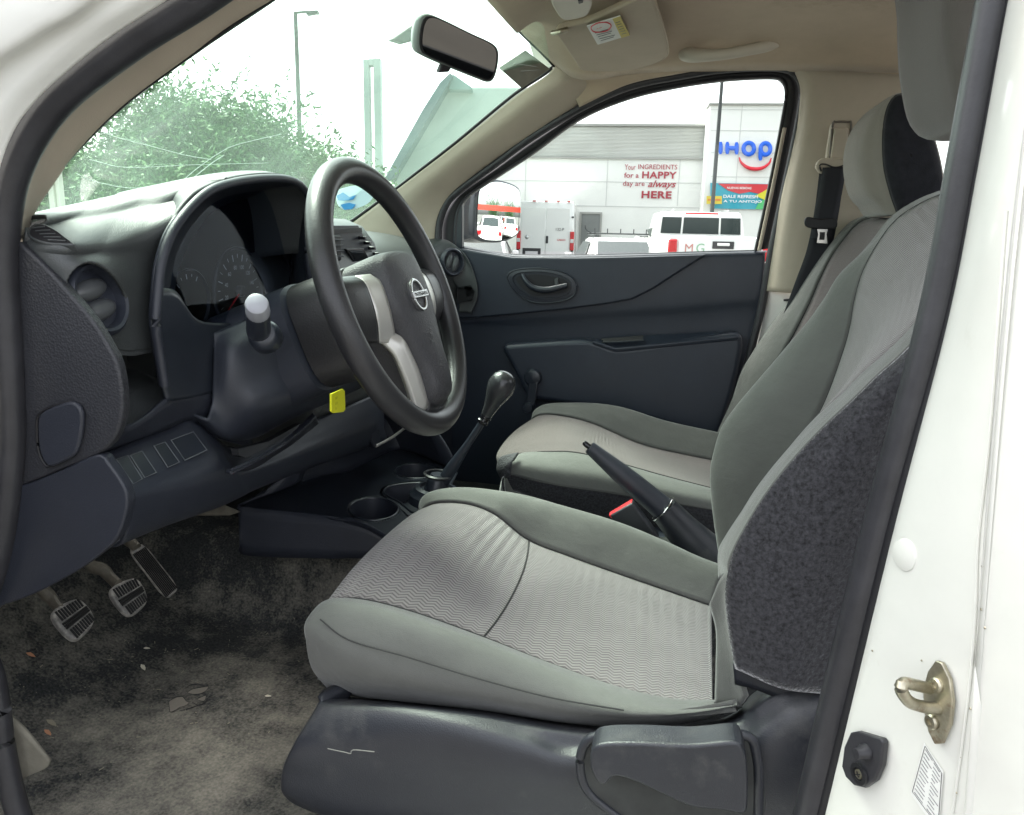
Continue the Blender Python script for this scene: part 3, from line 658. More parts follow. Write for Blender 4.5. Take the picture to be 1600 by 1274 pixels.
# seat of the vent: curved trench at its right side
if 0: grid('vent_surround', [X([(128, 404, -.535), (165, 412, -.53), (192, 450, -.53), (204, 490, -.53), (206, 520, -.53), (180, 542, -.528)]),
    X([(140, 398, -.545), (178, 404, -.545), (208, 448, -.547), (220, 490, -.548), (220, 528, -.549), (188, 552, -.548)])], M_['dashtop'], dash, n=40, m=6)
# storage pocket
po = XP([(176, 552, -.55), (210, 545, -.55), (243, 541, -.55), (250, 560, -.55), (262, 625, -.55), (230, 652, -.55), (190, 668, -.55), (176, 610, -.55)])
pi_ = XP([(181, 562, -.549), (212, 556, -.549), (246, 550, -.549), (254, 560, -.551), (256, 588, -.565), (248, 596, -.572), (215, 609, -.574), (184, 622, -.574)])
recess('storage_pocket', po, pi_, M_['dashtop'], dash, (-.045, .0, .012))
pocket_poly = shrinkpx(po, .97)
punch(pad, [vpoly, pocket_poly])
# textured end cap facing the door
ec = row([(24, 388), (36, 385), (56, 402), (81, 427), (105, 454), (129, 481), (150, 508), (168, 538), (183, 568), (191, 612), (190, 655), (176, 690), (150, 712), (95, 735), (40, 757), (16, 760), (16, 560)], -.684)
slab('end_cap', ec, (-.002, .014, 0), M_['grain'], dash, bevel=.006, seg=5, res=90)
cp = row([(58, 662), (62, 648), (78, 638), (104, 629), (118, 631), (127, 645), (127, 670), (121, 700), (112, 714), (80, 729), (68, 722), (60, 700)], -.690)
fp = slab('fuse_cover', cp, (0, .006, 0), M_['dash'], dash, bevel=.0025, seg=3, res=50)
tube('cover_gap', row([(58, 662), (62, 648), (78, 638), (104, 629), (118, 631), (127, 645), (127, 670), (121, 700), (112, 714), (80, 729), (68, 722), (60, 700)], -.6855), .0016, M_['black'], fp, closed=True, n=6, res=60)
# lower side cap
lc = row([(0, 760), (40, 757), (95, 735), (152, 711), (172, 728), (192, 757), (199, 778), (196, 805), (182, 842), (150, 872), (108, 900), (50, 930), (0, 948), (-30, 955), (-30, 780)], -.686)
slab('lower_end_cap', lc, (-.001, .014, 0), M_['dash'], dash, bevel=.005, seg=5, res=90)
# switch panel and knee panel (driver side, faces the seat)
XK = lambda pts: X([(a, b, c-.030) for a, b, c in pts])
p0 = XK([(152, 712, -.545), (190, 697, -.543), (225, 684, -.54), (262, 670, -.54), (300, 657, -.535), (330, 676, -.535), (372, 700, -.54), (470, 665, -.54), (600, 610, -.54)])
p1 = XK([(192, 762, -.505), (228, 750, -.505), (262, 740, -.505), (300, 728, -.505), (335, 716, -.508), (355, 722, -.512), (385, 728, -.52), (480, 690, -.525), (600, 640, -.53)])
p2 = XK([(200, 790, -.50), (232, 782, -.50), (266, 775, -.50), (305, 765, -.50), (345, 755, -.505), (370, 748, -.51), (395, 742, -.515), (485, 708, -.52), (600, 665, -.53)])
p3 = XK([(182, 855, -.535), (220, 838, -.535), (260, 822, -.535), (300, 808, -.535), (345, 792, -.54), (375, 778, -.54), (400, 765, -.545), (490, 730, -.55), (600, 690, -.55)])
p4 = shift(p3, (-.08, 0, .01))
knee = grid('knee_panel', [p0, p1, p2, p3, p4], M_['dashlow'], dash, n=60, m=6)
bpy.context.view_layer.update()
# blanks for missing switches, set in the slope
def sloped(pts, off=.0025): 
    a, b, c = W(190, 697, x=-.573), W(300, 657, x=-.565), W(262, 740, x=-.535)
    n = (b-a).cross(c-a).normalized()
    if n.dot(CAM-a) < 0: n = -n
    out = []
    for px, py in pts:
        v = CF+CR*((px-CX)/FPX)+CU*((CY-py)/FPX); out.append(CAM+v*((a-CAM).dot(n)/v.dot(n))+n*off)
    return out, n
for q in ([(182, 718), (200, 712), (222, 748), (208, 756)], [(204, 712), (222, 705), (244, 738), (226, 746)], [(241, 697), (258, 691), (280, 722), (262, 730)], [(268, 688), (302, 675), (323, 703), (289, 719)]):
    _, n_ = sloped(q, .0); cq = on(knee, sum(x for x, y in q)/4, sum(y for x, y in q)/4, .0022); P_ = []
    for x, y in q:
        v = CF+CR*((x-CX)/FPX)+CU*((CY-y)/FPX); P_.append(CAM+v*((cq-CAM).dot(n_)/v.dot(n_)))
    sb = slab('switch_blank', P_, -n_*.004, M_['smooth'], dash, bevel=.0008)
    c_ = sum(P_, Vector())/4
    tube('blank_edge', [c_+(p-c_)*1.02-n_*.0002 for p in P_], .0007, M_['stalkgrey'], sb, closed=True, res=0, n=5)
tube('panel_edge', shift(XK([(152, 711, -.545), (175, 732, -.525), (194, 762, -.503), (200, 790, -.498), (192, 830, -.52)]), (.001, 0, 0)), .0022, M_['dashtop'], dash, n=8)
# band between pocket and switch panel
grid('lower_fascia', [X([(185, 640, -.552), (200, 668, -.551), (232, 650, -.551), (265, 622, -.551), (300, 615, -.551), (336, 606, -.551), (395, 600, -.55)]),
    X([(152, 714, -.575), (190, 700, -.575), (228, 687, -.572), (268, 672, -.570), (302, 660, -.567), (340, 685, -.56), (395, 700, -.55)])], M_['dash'], dash, n=40, m=4, byidx=True)
# column cover bulge of the dash
k0 = X([(334, 520, -.553), (352, 512, -.545), (385, 498, -.53), (430, 474, -.51), (478, 452, -.49), (540, 430, -.49)])
k1 = X([(333, 560, -.550), (360, 548, -.528), (398, 534, -.51), (446, 516, -.49), (500, 500, -.47), (570, 480, -.47)])
k2 = X([(332, 600, -.548), (362, 598, -.525), (402, 590, -.505), (452, 575, -.485), (505, 560, -.47), (590, 540, -.46)])
k3 = X([(330, 635, -.548), (362, 642, -.53), (402, 640, -.505), (456, 624, -.485), (512, 606, -.475), (600, 575, -.47)])
k4 = X([(318, 656, -.55), (355, 686, -.545), (400, 684, -.54), (455, 655, -.53), (545, 615, -.52), (620, 580, -.52)])
k5 = shift(k4, (-.05, 0, .02))
grid('column_cover', [k0, k1, k2, k3, k4, k5], M_['dashlow'], dash, n=50, m=8)
# dark pull-handle in the knee panel
hd = grid('knee_handle', [X([(352, 735, -.51), (380, 724, -.505), (410, 708, -.50), (440, 690, -.50), (470, 664, -.50), (488, 645, -.50)]),
    X([(362, 738, -.50), (395, 722, -.49), (425, 704, -.488), (452, 688, -.488), (478, 668, -.488), (494, 652, -.488)]),
    X([(358, 738, -.515), (396, 733, -.512), (430, 712, -.51), (458, 694, -.51), (482, 675, -.51), (498, 662, -.51)])], M_['dash'], dash, n=30, m=6)
slab('handle_hollow', X([(372, 702, -.525), (420, 690, -.52), (470, 662, -.515), (462, 672, -.515), (430, 692, -.515), (385, 716, -.517), (374, 712, -.52)]), (-.01, 0, 0), M_['black'], dash, bevel=0)

# passenger half of the dash: one profile carried across
def prof(y, dx=0, dz=0): return [Vector((x+dx, y, z+dz)) for x, z in ((-.97, 1.32), (-.86, 1.355), (-.74, 1.352), (-.655, 1.325), (-.615, 1.285), (-.605, 1.23), (-.61, 1.15), (-.63, 1.07), (-.70, 1.04), (-.80, 1.03))]
grid('passenger_dash', [prof(-.25), prof(-.05, .01), prof(.15, .0), prof(.3, -.0), prof(.45, .0, 0), prof(.58, .01, -.005), prof(.70, .03, -.02)], M_['dashtop'], dash, n=60, m=6)
# centre stack: raised hood, two vents, display, knobs
cs = thing  # (alias kept short)
def bx3(name, x0, x1, y0, y1, z0, z1, m, p, bevel=.004, **k): return box(name, ((x0+x1)/2, (y0+y1)/2, (z0+z1)/2), (abs(x1-x0), abs(y1-y0), abs(z1-z0)), m, p, bevel, **k)
stk = slab('centre_stack', [Vector((x, -.16, z)) for x, z in ((-.80, 1.372), (-.66, 1.375), (-.625, 1.362), (-.60, 1.33), (-.575, 1.22), (-.565, 1.08), (-.60, .98), (-.80, .98))], (0, .33, 0), M_['dashtop'], dash, bevel=.012, seg=4)
SP = lambda px, py, o=0: W(px, py, x=-.596+o)
stf = slab('stack_fascia', [SP(x, y) for x, y in ((476, 352), (560, 352), (586, 400), (600, 470), (478, 470))], (-.02, 0, 0), M_['dash'], stk, bevel=.002)
bx3('stack_vent', -.605, -.588, -.13, -.02, 1.30, 1.345, M_['black'], stk, .004)
for k in range(4): bx3('vent_fin', -.592, -.583, -.128, -.022, 1.307+k*.0095, 1.3095+k*.0095, M_['dash'], stk, .0005)
slab('hood_gap', [SP(520, 358, .004), SP(565, 356, .004), SP(566, 363, .004), SP(520, 366, .004)], (-.006, 0, 0), M_['black'], stk, bevel=0)
slab('display_frame', [SP(x, y, .005) for x, y in ((541, 389), (568, 388), (578, 407), (553, 409))], (-.006, 0, 0), M_['gloss'], stk, bevel=.001)
slab('display_glass', [SP(x, y, .006) for x, y in ((546, 392), (566, 391), (573, 404), (555, 405))], (-.002, 0, 0), M_['dimmirror'], stk, bevel=0)
for k, (px, py) in enumerate(((562, 372), (570, 380), (577, 388), (584, 397))):
    box('stack_button', SP(px+4, py, .006), (.014, .010, .006), M_['gloss'], stk, .0015)
# passenger side vent pod
pv = vent(W(707, 410, y=.635), .029, (1, -.75, .08), R(70))
grid('vent_pod', [X([(672, 372, -.66), (700, 376, -.63), (726, 398, -.60), (742, 432, -.59), (746, 462, -.59), (736, 490, -.59)]),
    X([(664, 392, -.64), (690, 384, -.61), (718, 402, -.59), (734, 436, -.58), (738, 462, -.58), (728, 488, -.585)]),
    X([(662, 420, -.62), (680, 420, -.61), (696, 430, -.60), (712, 446, -.59), (718, 465, -.59), (716, 488, -.59)])], M_['dashtop'], dash, n=40, m=8)
bx_ = slab('pod_slot', row([(715, 450), (736, 446), (742, 456), (738, 470), (717, 474)], .648), (-.004, 0, 0), M_['black'], dash, bevel=.0005)
# glove tray with a light metal edge
slab('glove_tray', [Vector((-.60, .12, 1.03)), Vector((-.60, .68, 1.03)), Vector((-.80, .68, 1.03)), Vector((-.80, .12, 1.03))], (0, 0, -.012), M_['dash'], dash, bevel=.003)
tube('tray_edge', [W(588, 697, x=-.56), W(612, 684, x=-.56), W(634, 668, x=-.56)], .003, M_['silver'], dash, n=8, res=8)
slab('stack_side', X([(578, 655, -.56), (592, 650, -.56), (596, 696, -.56), (586, 700, -.56), (580, 690, -.56)]), (-.12, 0, .01), M_['dash'], dash, bevel=.003)

# ================================================================== COLUMN, WHEEL
WC = Vector((-.358, -.36, 1.268)); TL = .3666; WA = Vector((math.cos(TL), math.sin(-.0275)*math.cos(TL), math.sin(TL))).normalized()
WU = Vector((0, 0, 1)).cross(WA).normalized(); WV = WA.cross(WU)     # WU = towards the passenger side, WV = up the wheel
colm = thing('steering_column', 'dark steering column shroud behind the wheel with a stalk on its side', 'steering column', WC-WA*.12)
def wp(u, v, a=0): return WC+WU*u+WV*v+WA*a
HS_ = .010      # the hub sits a little below the middle of the rim
def cs_(a, hw, hu, hd, e=.55, n=32):
    out = []
    for k in range(n):
        t = 2*math.pi*k/n; c, s = math.cos(t), math.sin(t)
        out.append(wp(hw*math.copysign(abs(c)**e, c), (hu if s > 0 else hd)*math.copysign(abs(s)**e, s), a))
    return out
V, F, uv = gridmesh(np.array([[tuple(p) for p in cs_(*q)] for q in ((-.035, .058, .05, .075), (-.04, .066, .057, .083), (-.07, .07, .06, .086), (-.115, .07, .06, .083))]), True)
F.append(tuple(range(32)))
mk('hub_shroud', V, F, M_['wheel'], colm, uv=uv)
V, F, uv = gridmesh(np.array([[tuple(p) for p in cs_(*q)] for q in ((-.118, .066, .055, .078), (-.122, .074, .062, .085), (-.16, .076, .062, .088), (-.24, .078, .060, .095))]), True)
mk('column_shroud', V, F, M_['dashlow'], colm, uv=uv)
# stalk
s_b = W(404, 515, x=-.46); s_m = W(403, 487, x=-.44); s_t = W(399, 462, x=-.42)
stl = tube('turn_signal_stalk', [s_b+Vector((-.03, .05, -.01)), s_b, s_m], [.013, .0135, .0125], M_['smooth'], colm, n=20, res=16)
sk = (s_t-s_m).normalized()
lathe('stalk_boot', s_b+Vector((0, .012, -.008)), (s_m-s_b)+Vector((.0, -.02, 0)), [(.019, -.012), (.0185, 0), (.015, .008), (.012, .010)], M_['smooth'], colm, n=28)
lathe('stalk_tip', s_m, sk, [(.0125, -.002), (.0128, .002), (.0125, .006), (.0122, .020), (.0112, .024), (.008, .026), (0, .0265)], mat('grey_stalk_tip', (.32, .33, .36), .35, .5), colm, n=28)
kt = tag(slab('key_tag', [W(x, y, x=-.40) for x, y in ((518, 616), (536, 608), (539, 611), (540, 640), (537, 644), (521, 646), (518, 643))], (-.003, .001, 0), M_['keyyellow'], None, bevel=.0006), 'yellow plastic tag hanging below the steering column', 'key tag')
for k, (s, py) in enumerate((('NP', 621), ('6 8', 629), ('A', 637))):
    text('tag_print', s, W(524, py+4, x=-.3985), (0, 1, 0), (0, 0, 1), .0032, mat('tag_ink', (.3, .33, .01), .6), kt, ext=.0002)

wh = thing('steering_wheel', 'black worn three-spoke steering wheel with silver spoke inserts', 'steering wheel', WC)
Rm = .1695
def ringp(rad, n=96, a=0): return [wp(rad*math.cos(2*math.pi*k/n), rad*math.sin(2*math.pi*k/n), a) for k in range(n)]
tube('rim', ringp(Rm), .0163, M_['wheel'], wh, n=20, res=0, closed=True, up=tuple(WA), flat=.95)
# hub cover
hub = [(u_, v_-HS_) for u_, v_ in [(-.062, .045), (-.05, .062), (-.02, .068), (.02, .068), (.05, .062), (.062, .045), (.066, .0), (.052, -.04), (.036, -.09), (.024, -.135), (-.024, -.135), (-.036, -.09), (-.052, -.04), (-.066, 0)]]
hb0 = [wp(u, v, .0) for u, v in hub]; hb1 = [wp(u*.98, v*.98, .012) for u, v in hub]; hb2 = [wp(u*.86, v*.90, .024) for u, v in hub]; hb3 = [wp(u*.45, v*.6-.005, .031) for u, v in hub]; hb4 = [wp(u*.02, v*.02-.01, .033) for u, v in hub]
hbm = [wp(u*.97, v*.98, -.035) for u, v in hub]
grid('airbag_cover', [hbm, hb0, hb1, hb2, hb3, hb4], M_['airbag'], wh, n=72, m=5, closed=True, solid=0, byidx=True)
# spokes
def spoke(pts_in, pts_out, name, m, a0=.004, a1=-.012):
    rows = [pts_in, [a.lerp(b, .5)+WA*.002 for a, b in zip(pts_in, pts_out)], pts_out]
    return grid(name, rows, m, wh, n=16, m=6, solid=.012)
for s in (-1, 1):
    i_ = [wp(s*.058, .034, .004), wp(s*.064, .02, .014), wp(s*.068, -.005, .016), wp(s*.066, -.03, .012), wp(s*.056, -.055, .002)]
    o_ = [wp(s*.158, .036, -.006), wp(s*.158, .025, .006), wp(s*.159, .002, .008), wp(s*.158, -.022, .004), wp(s*.152, -.04, -.008)]
    mi = [a.lerp(b, .4) for a, b in zip(i_, o_)]
    grid('spoke_insert', [i_, mi], M_['silver'], wh, n=16, m=6, solid=.01)
    grid('spoke', [mi, [a.lerp(b, .75)+WA*.001 for a, b in zip(i_, o_)], o_], M_['wheel'], wh, n=16, m=6, solid=.014)
    i2 = [wp(s*.060, -.040, .004), wp(s*.055, -.052, .012), wp(s*.046, -.07, .012), wp(s*.036, -.10, .01), wp(s*.027, -.14, .004)]
    o2 = [wp(s*.082, -.044, -.006), wp(s*.072, -.066, .001), wp(s*.066, -.09, .002), wp(s*.060, -.12, 0), wp(s*.056, -.152, -.004)]
    grid('lower_spoke_insert', [i2, [a.lerp(b, .5)+WA*.003 for a, b in zip(i2, o2)], o2], M_['silver'], wh, n=24, m=5, solid=.01)
grid('lower_spoke', [[wp(-.028, -.125, .012), wp(0, -.125, .016), wp(.028, -.125, .012)], [wp(-.03, -.145, .004), wp(0, -.145, .006), wp(.03, -.145, .004)], [wp(-.034, -.162, -.004), wp(0, -.165, -.002), wp(.034, -.162, -.004)]], M_['wheel'], wh, n=16, m=5, solid=.012)
# emblem: ring with a bar across it
ec_ = wp(-.010, -.006, .0312)
em = lathe('emblem_base', ec_, WA, [(.0245, -.006), (.024, .0006), (.022, .001), (0, .001)], M_['airbag'], wh, n=40)
lathe('emblem_ring', ec_, WA, [(.0215, 0), (.0215, .003), (.0205, .004), (.0185, .004), (.0175, .003), (.0175, 0)], M_['emblem'], em, n=48, closed=True)
eb = [ec_+WU*u+WV*v+WA*.0035 for u, v in ((-.025, -.0045), (.025, -.0045), (.025, .0045), (-.025, .0045))]
slab('emblem_bar', eb, WA*.003, M_['emblem'], em, bevel=.0008)
text('emblem_letters', 'NISSAN', ec_-WV*.0026+WA*.0067, WU, WV, .0052, M_['ink'], em, ext=.0003, off=.02, width=.042, align='CENTER')
text('airbag_mark', 'SRS', ec_-WV*.055+WA*.0012, WU, WV, .005, M_['wheel'], wh, ext=.0006, align='CENTER', off=.02)
text('airbag_mark', 'AIRBAG', ec_-WV*.063+WA*.0012, WU, WV, .004, M_['wheel'], wh, ext=.0006, align='CENTER', off=.02)

# ================================================================== PASSENGER DOOR
pd = thing('passenger_door', 'closed passenger door with dark inner panel, pull handle and window crank', 'vehicle door', (-.2, .72, 1.1))
d0 = row([(684, 378), (712, 382), (745, 390), (800, 399), (900, 400), (1000, 398), (1100, 395), (1198, 392)], .735)
d0b = row([(690, 384), (715, 386), (745, 391), (800, 400), (900, 401), (1000, 399), (1100, 396), (1196, 394)], .70)
d1 = row([(700, 440), (720, 440), (745, 442), (800, 442), (900, 442), (1000, 440), (1100, 436), (1194, 430)], .69)
d2 = row([(700, 492), (720, 497), (745, 496), (800, 493), (880, 486), (960, 476), (1040, 435), (1194, 436)], .69)
def dr(pts, y): return row(pts, y)
# base panel
grid('door_panel', [d0, d0b, dr([(695, 420), (720, 420), (745, 424), (800, 426), (900, 426), (1000, 424), (1100, 418), (1195, 414)], .692),
    dr([(700, 490), (720, 495), (745, 494), (800, 492), (900, 484), (1000, 478), (1100, 470), (1190, 462)], .690),
    dr([(705, 520), (722, 520), (745, 522), (800, 526), (900, 520), (1000, 514), (1100, 508), (1182, 502)], .698),
    dr([(705, 620), (722, 620), (745, 640), (800, 650), (900, 640), (1000, 640), (1100, 640), (1160, 640)], .70),
    dr([(705, 720), (722, 720), (745, 720), (800, 720), (900, 720), (1000, 720), (1100, 720), (1130, 720)], .705), dr([(690, 860), (722, 860), (745, 860), (800, 860), (900, 860), (1000, 860), (1100, 860), (1130, 860)], .71)], M_['door'], pd, n=160, m=14, byidx=True)
doorp = bpy.data.objects['door_panel']
# raised upper field with its slanted lower edge
slab('door_upper_panel', row([(708, 386), (745, 393), (800, 402), (900, 403), (1000, 401), (1104, 398), (1060, 426), (1020, 452), (988, 468), (950, 475), (880, 484), (800, 492), (745, 497), (712, 498)], .676), (0, .02, 0), M_['door'], pd, bevel=.005, seg=4)
# arm rest pocket
ar = [(783, 542), (800, 538), (880, 532), (918, 531), (945, 538), (960, 544), (1000, 541), (1100, 526), (1150, 520), (1158, 524), (1160, 545), (1150, 600), (1135, 650), (1118, 682), (1070, 672), (1000, 652), (930, 640), (870, 630), (842, 626), (822, 618), (808, 590), (792, 560)]
slab('armrest_panel', row(ar, .645), (0, .055, 0), M_['door'], pd, bevel=.017, seg=6, res=90)
slab('armrest_top', [W(x, y, y=yy) for x, y, yy in ((925, 533, .640), (962, 546, .640), (1155, 526, .640), (1150, 517, .68), (960, 526, .69))], (0, .004, -.01), M_['door'], pd, bevel=.003)
slab('armrest_slot', [W(x, y, y=yy) for x, y, yy in ((938, 529, .648), (1006, 524, .648), (1004, 531, .640), (944, 534, .640))], (0, .003, -.003), M_['black'], pd, bevel=.0008)
tube('slot_edge', [W(x, y, y=.6395) for x, y in ((941, 535), (1006, 531.5))], .0012, M_['dashtop'], pd, res=3, n=6)
# inside handle
ho = [(793, 432), (800, 424), (820, 420), (850, 420), (878, 425), (895, 435), (901, 448), (896, 462), (880, 470), (850, 474), (825, 470), (808, 458), (796, 444)]
hi = [(801, 434), (807, 428), (822, 425), (850, 425), (875, 430), (889, 438), (893, 448), (889, 458), (876, 464), (850, 467), (828, 464), (812, 453), (803, 443)]
slab('handle_ring', row(ho, .668), (0, .012, 0), M_['smooth'], pd, bevel=.003, res=60)
rc = recess('handle_bowl', row(ho, .667), row(hi, .665), M_['dash'], pd, (0, .035, 0), res=60)
tube('ring_edge', row(ho, .666), .0016, M_['smooth'], pd, closed=True, n=6, res=60)
# make the bowl readable: dark floor plate set back
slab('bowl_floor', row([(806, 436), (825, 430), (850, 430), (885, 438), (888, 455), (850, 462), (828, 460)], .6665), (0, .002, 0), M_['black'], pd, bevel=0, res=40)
hg = tube('door_pull_lever', [W(816, 429, y=.658), W(822, 440, y=.652), W(834, 450, y=.65), (W(856, 453, y=.65)), W(886, 446, y=.655)], [.0045, .007, .0085, .008, .006], M_['smooth'], pd, n=14, res=24, flat=.8, up=(0, 1, 0))
slab('lock_tab', row([(866, 436), (872, 434), (873, 448), (867, 450)], .660), (0, .006, 0), M_['dashtop'], pd, bevel=.001)
# window crank
ck = lathe('crank_hub', W(833, 590, y=.640), (0, -1, 0), [(.024, -.008), (.0235, .004), (.020, .010), (.012, .013), (0, .0135)], M_['smooth'], pd, n=32)
slab('crank_arm', row([(826, 595), (841, 597), (835, 640), (820, 636)], .628), (0, .010, 0), M_['smooth'], ck, bevel=.004, seg=4)
lathe('crank_knob', W(827, 636, y=.628), (0, -1, 0), [(.012, -.004), (.013, .006), (.014, .018), (.011, .024), (0, .025)], M_['smooth'], ck, n=24)
# window frame
fo = [(690, 384), (691, 345), (703, 318), (722, 297), (778, 257), (832, 217), (905, 173), (980, 139), (1055, 123), (1130, 111), (1205, 108), (1236, 115), (1250, 138), (1246, 178), (1228, 270), (1203, 388)]
fi = [(712, 388), (714, 345), (720, 322), (735, 303), (785, 270), (832, 239), (905, 186), (980, 154), (1055, 136), (1130, 125), (1203, 121), (1222, 126), (1228, 145), (1221, 192), (1206, 270), (1180, 392)]
FO, FI = row(fo, .690), row(fi, .690)
grid('window_frame', [FO, [a*.5+b*.5+Vector((0, -.008, 0)) for a, b in zip(FO, FI)], FI, shift(FI, (0, .03, 0))], M_['black'], pd, n=120, m=3, byidx=True)
tube('window_gasket', shift(FI, (0, -.003, 0)), .0035, M_['seal'], pd, n=8, res=120)
tube('window_gasket', row([(1226, 200), (1208, 290), (1186, 392)], .682), .0045, M_['beige'], pd, n=8, res=20)
slab('door_window_glass', row([(712, 392), (714, 345), (720, 322), (735, 303), (785, 270), (832, 239), (905, 186), (980, 154), (1055, 136), (1130, 125), (1203, 121), (1222, 126), (1228, 145), (1221, 192), (1206, 270), (1180, 396)], .715), (0, .004, 0), M_['winglass'], pd, bevel=0)
slab('mirror_triangle', row([(702, 388), (702, 345), (712, 318), (722, 310), (722, 388)], .685), (0, .02, 0), M_['smooth'], pd, bevel=.002)
tube('window_sill_seal', row([(712, 386), (745, 391), (800, 399), (900, 400), (1000, 398), (1100, 395), (1186, 393)], .712), .004, M_['black'], pd, n=8, res=40)
slab('door_lower_filler', [Vector((-.9, .725, .62)), Vector((.3, .725, .62)), Vector((.3, .725, .95)), Vector((-.9, .725, 1.2))], (0, .004, 0), M_['dashlow'], pd, bevel=0)
slab('door_outer_skin', [Vector((-.62, .78, .62)), Vector((.22, .78, .62)), Vector((.22, .80, 1.0)), Vector((.22, .77, 1.30)), Vector((-.62, .77, 1.28)), Vector((-.62, .80, 1.0))], (0, .02, 0), M_['white'], pd, bevel=.01)
# door mirror outside the glass
mo = [(744, 305), (752, 290), (770, 283), (790, 286), (806, 293), (812, 305), (811, 355), (804, 368), (785, 376), (765, 377), (750, 374), (742, 362)]
MC = W(778, 330, y=1.02)
want = Vector((.90, .36, .015)).normalized()            # what the glass should see: behind and beside the cab
mn = ((CAM-MC).normalized()+want).normalized()
mu, mv, _ = frame_of(mn)
def MP(px, py, a=0):
    v = CF+CR*((px-CX)/FPX)+CU*((CY-py)/FPX); return CAM+v*((MC-CAM).dot(mn)/v.dot(mn))+mn*a
mpts = [MP(x, y, .0) for x, y in mo]
mh = slab('wing_mirror', [MP(778+(x-778)*1.05-1, 330+(y-330)*1.05, .004) for x, y in mo], -mn*.03, M_['smooth'], pd, bevel=.006, seg=4, res=60)
g_ = grid('mirror_shell', [[MP(778+(x-778)*1.05-1, 330+(y-330)*1.05, -.02) for x, y in mo], [MP(778+(x-778)*1.05-10, 330+(y-330)*1.05, -.07) for x, y in mo], [MP(778+(x-778)*.7-16, 330+(y-330)*.7, -.12) for x, y in mo]], M_['smooth'], mh, n=48, m=5, closed=True, solid=0, cap=True)
go = cr_len([MP(x, y, .0065) for x, y in [(778+(x-778)*.955, 330+(y-330)*.965) for x, y in mo]], 60, True); gc = Vector(go.mean(0))
rg = []
for k in (1, .85, .7, .55, .4, .25, .12, .01):      # slightly domed glass
    rg.append([gc+(Vector(p)-gc)*k-mn*((Vector(p)-gc).length*k)**2/(2*1.3)+mn*.004 for p in go])
V, F, uv = gridmesh(np.array([[tuple(q) for q in r] for r in rg]), True); F.append(tuple(range(len(V)-60, len(V))))
mk('mirror_glass', V, F, M_['mirror'], mh, angle=80)
slab('mirror_arm', [W(x, y, y=.93) for x, y in ((715, 300), (738, 292), (738, 372), (715, 378))], (.0, .03, 0), M_['smooth'], mh, bevel=.012, seg=4)

# ================================================================== CONSOLE
con = thing('centre_console', 'dark plastic floor console with cup holders between the seats', 'console', (-.45, 0, .7))
ZC = .872
ZP = lambda pts, z=ZC: [W(a[0], a[1], z=(a[2] if len(a) > 2 else z)) for a in pts]
# side wall facing the driver
cwt = [W(372, 792, y=-.165), W(420, 797, y=-.165), W(500, 806, y=-.165), W(560, 818, y=-.165), W(600, 842, y=-.165), W(640, 880, y=-.165)]
cwb = [W(374, 850, y=-.17), W(384, 868, y=-.17), W(500, 873, y=-.17), W(570, 873, y=-.17), W(620, 880, y=-.17), W(660, 900, y=-.17)]
grid('console_side', [cwt, cwb], M_['dashlow'], con, n=30, m=4)
nearE = ZP([(372, 792), (440, 800), (500, 807), (560, 819), (600, 838), (650, 866)])
grid('console_shoulder', [cwt[:1]+[W(440, 800, y=-.165), cwt[2], cwt[3], cwt[4], W(650, 886, y=-.165)], [a.lerp(b, .5)+Vector((0, 0, .003)) for a, b in zip(cwt[:1]+[W(440, 800, y=-.165), cwt[2], cwt[3], cwt[4], W(650, 886, y=-.165)], nearE)], nearE], M_['dashlow'], con, n=30, m=6)
farE = ZP([(470, 752, .885), (510, 742, .88), (545, 736), (585, 718), (630, 704), (715, 738)])
deck = grid('console_deck', [nearE, farE], M_['smooth'], con, n=120, m=70)
grid('console_front', [ZP([(372, 792), (400, 780, .875), (430, 768, .88), (470, 752, .885)]), row([(470, 752), (480, 720), (500, 690), (520, 660)], -.05)], M_['dashlow'], con, n=20, m=6)
grid('console_riser', [farE, [p+Vector((-.03, 0, .06)) for p in farE], [p+Vector((-.10, .02, .13)) for p in farE]], M_['dashlow'], con, n=20, m=6)
# top with holders: ring recesses over the top sheet
def ell(px, py, rx, ry, n=20, z=ZC): return [W(px+rx*math.cos(2*math.pi*k/n), py+ry*math.sin(2*math.pi*k/n), z=z) for k in range(n)]
def holder(px, py, rx, ry, gx, gy, dz=-.07, name='cup_holder', z=ZC):
    o = ell(px, py, rx*gx, ry*gy, z=z-.001); i = ell(px, py, rx, ry, z=z)
    h = recess(name, o, i, M_['dashlow'], con, (0, 0, dz), res=48)
    c_ = sum(i, Vector())/len(i)
    tube('holder_lip', [c_+(p-c_)*1.03 for p in i], .0022, M_['smooth'], h, closed=True, n=8, res=60)
    return h
# flat deck pieces round the holders
deck_outer = ZP([(500, 772), (545, 745), (575, 730), (590, 712), (600, 704), (640, 715), (690, 738), (700, 752), (665, 800), (640, 818), (610, 835), (570, 822), (530, 800)])
holder(584, 796, 37, 17, 1.22, 1.3)
holder(650, 737, 31, 11, 1.22, 1.4, -.05)
tr_o = ZP([(594, 772), (606, 758), (650, 752), (690, 756), (700, 780), (680, 806), (644, 812), (620, 790)]); tr_i = ZP([(600, 772), (610, 761), (650, 756), (684, 760), (690, 778), (674, 798), (648, 803), (626, 787)])
recess('console_tray', tr_o, tr_i, M_['dashlow'], con, (0, 0, -.04), res=48)
tube('tray_lip', shift(tr_i, (0, 0, .001)), .0022, M_['smooth'], con, closed=True, n=8, res=60)
punch(deck, [[to_px(p) for p in ell(584, 796, 41, 19.5)], [to_px(p) for p in ell(650, 737, 35, 13.5)], shrinkpx(tr_o, .97)])
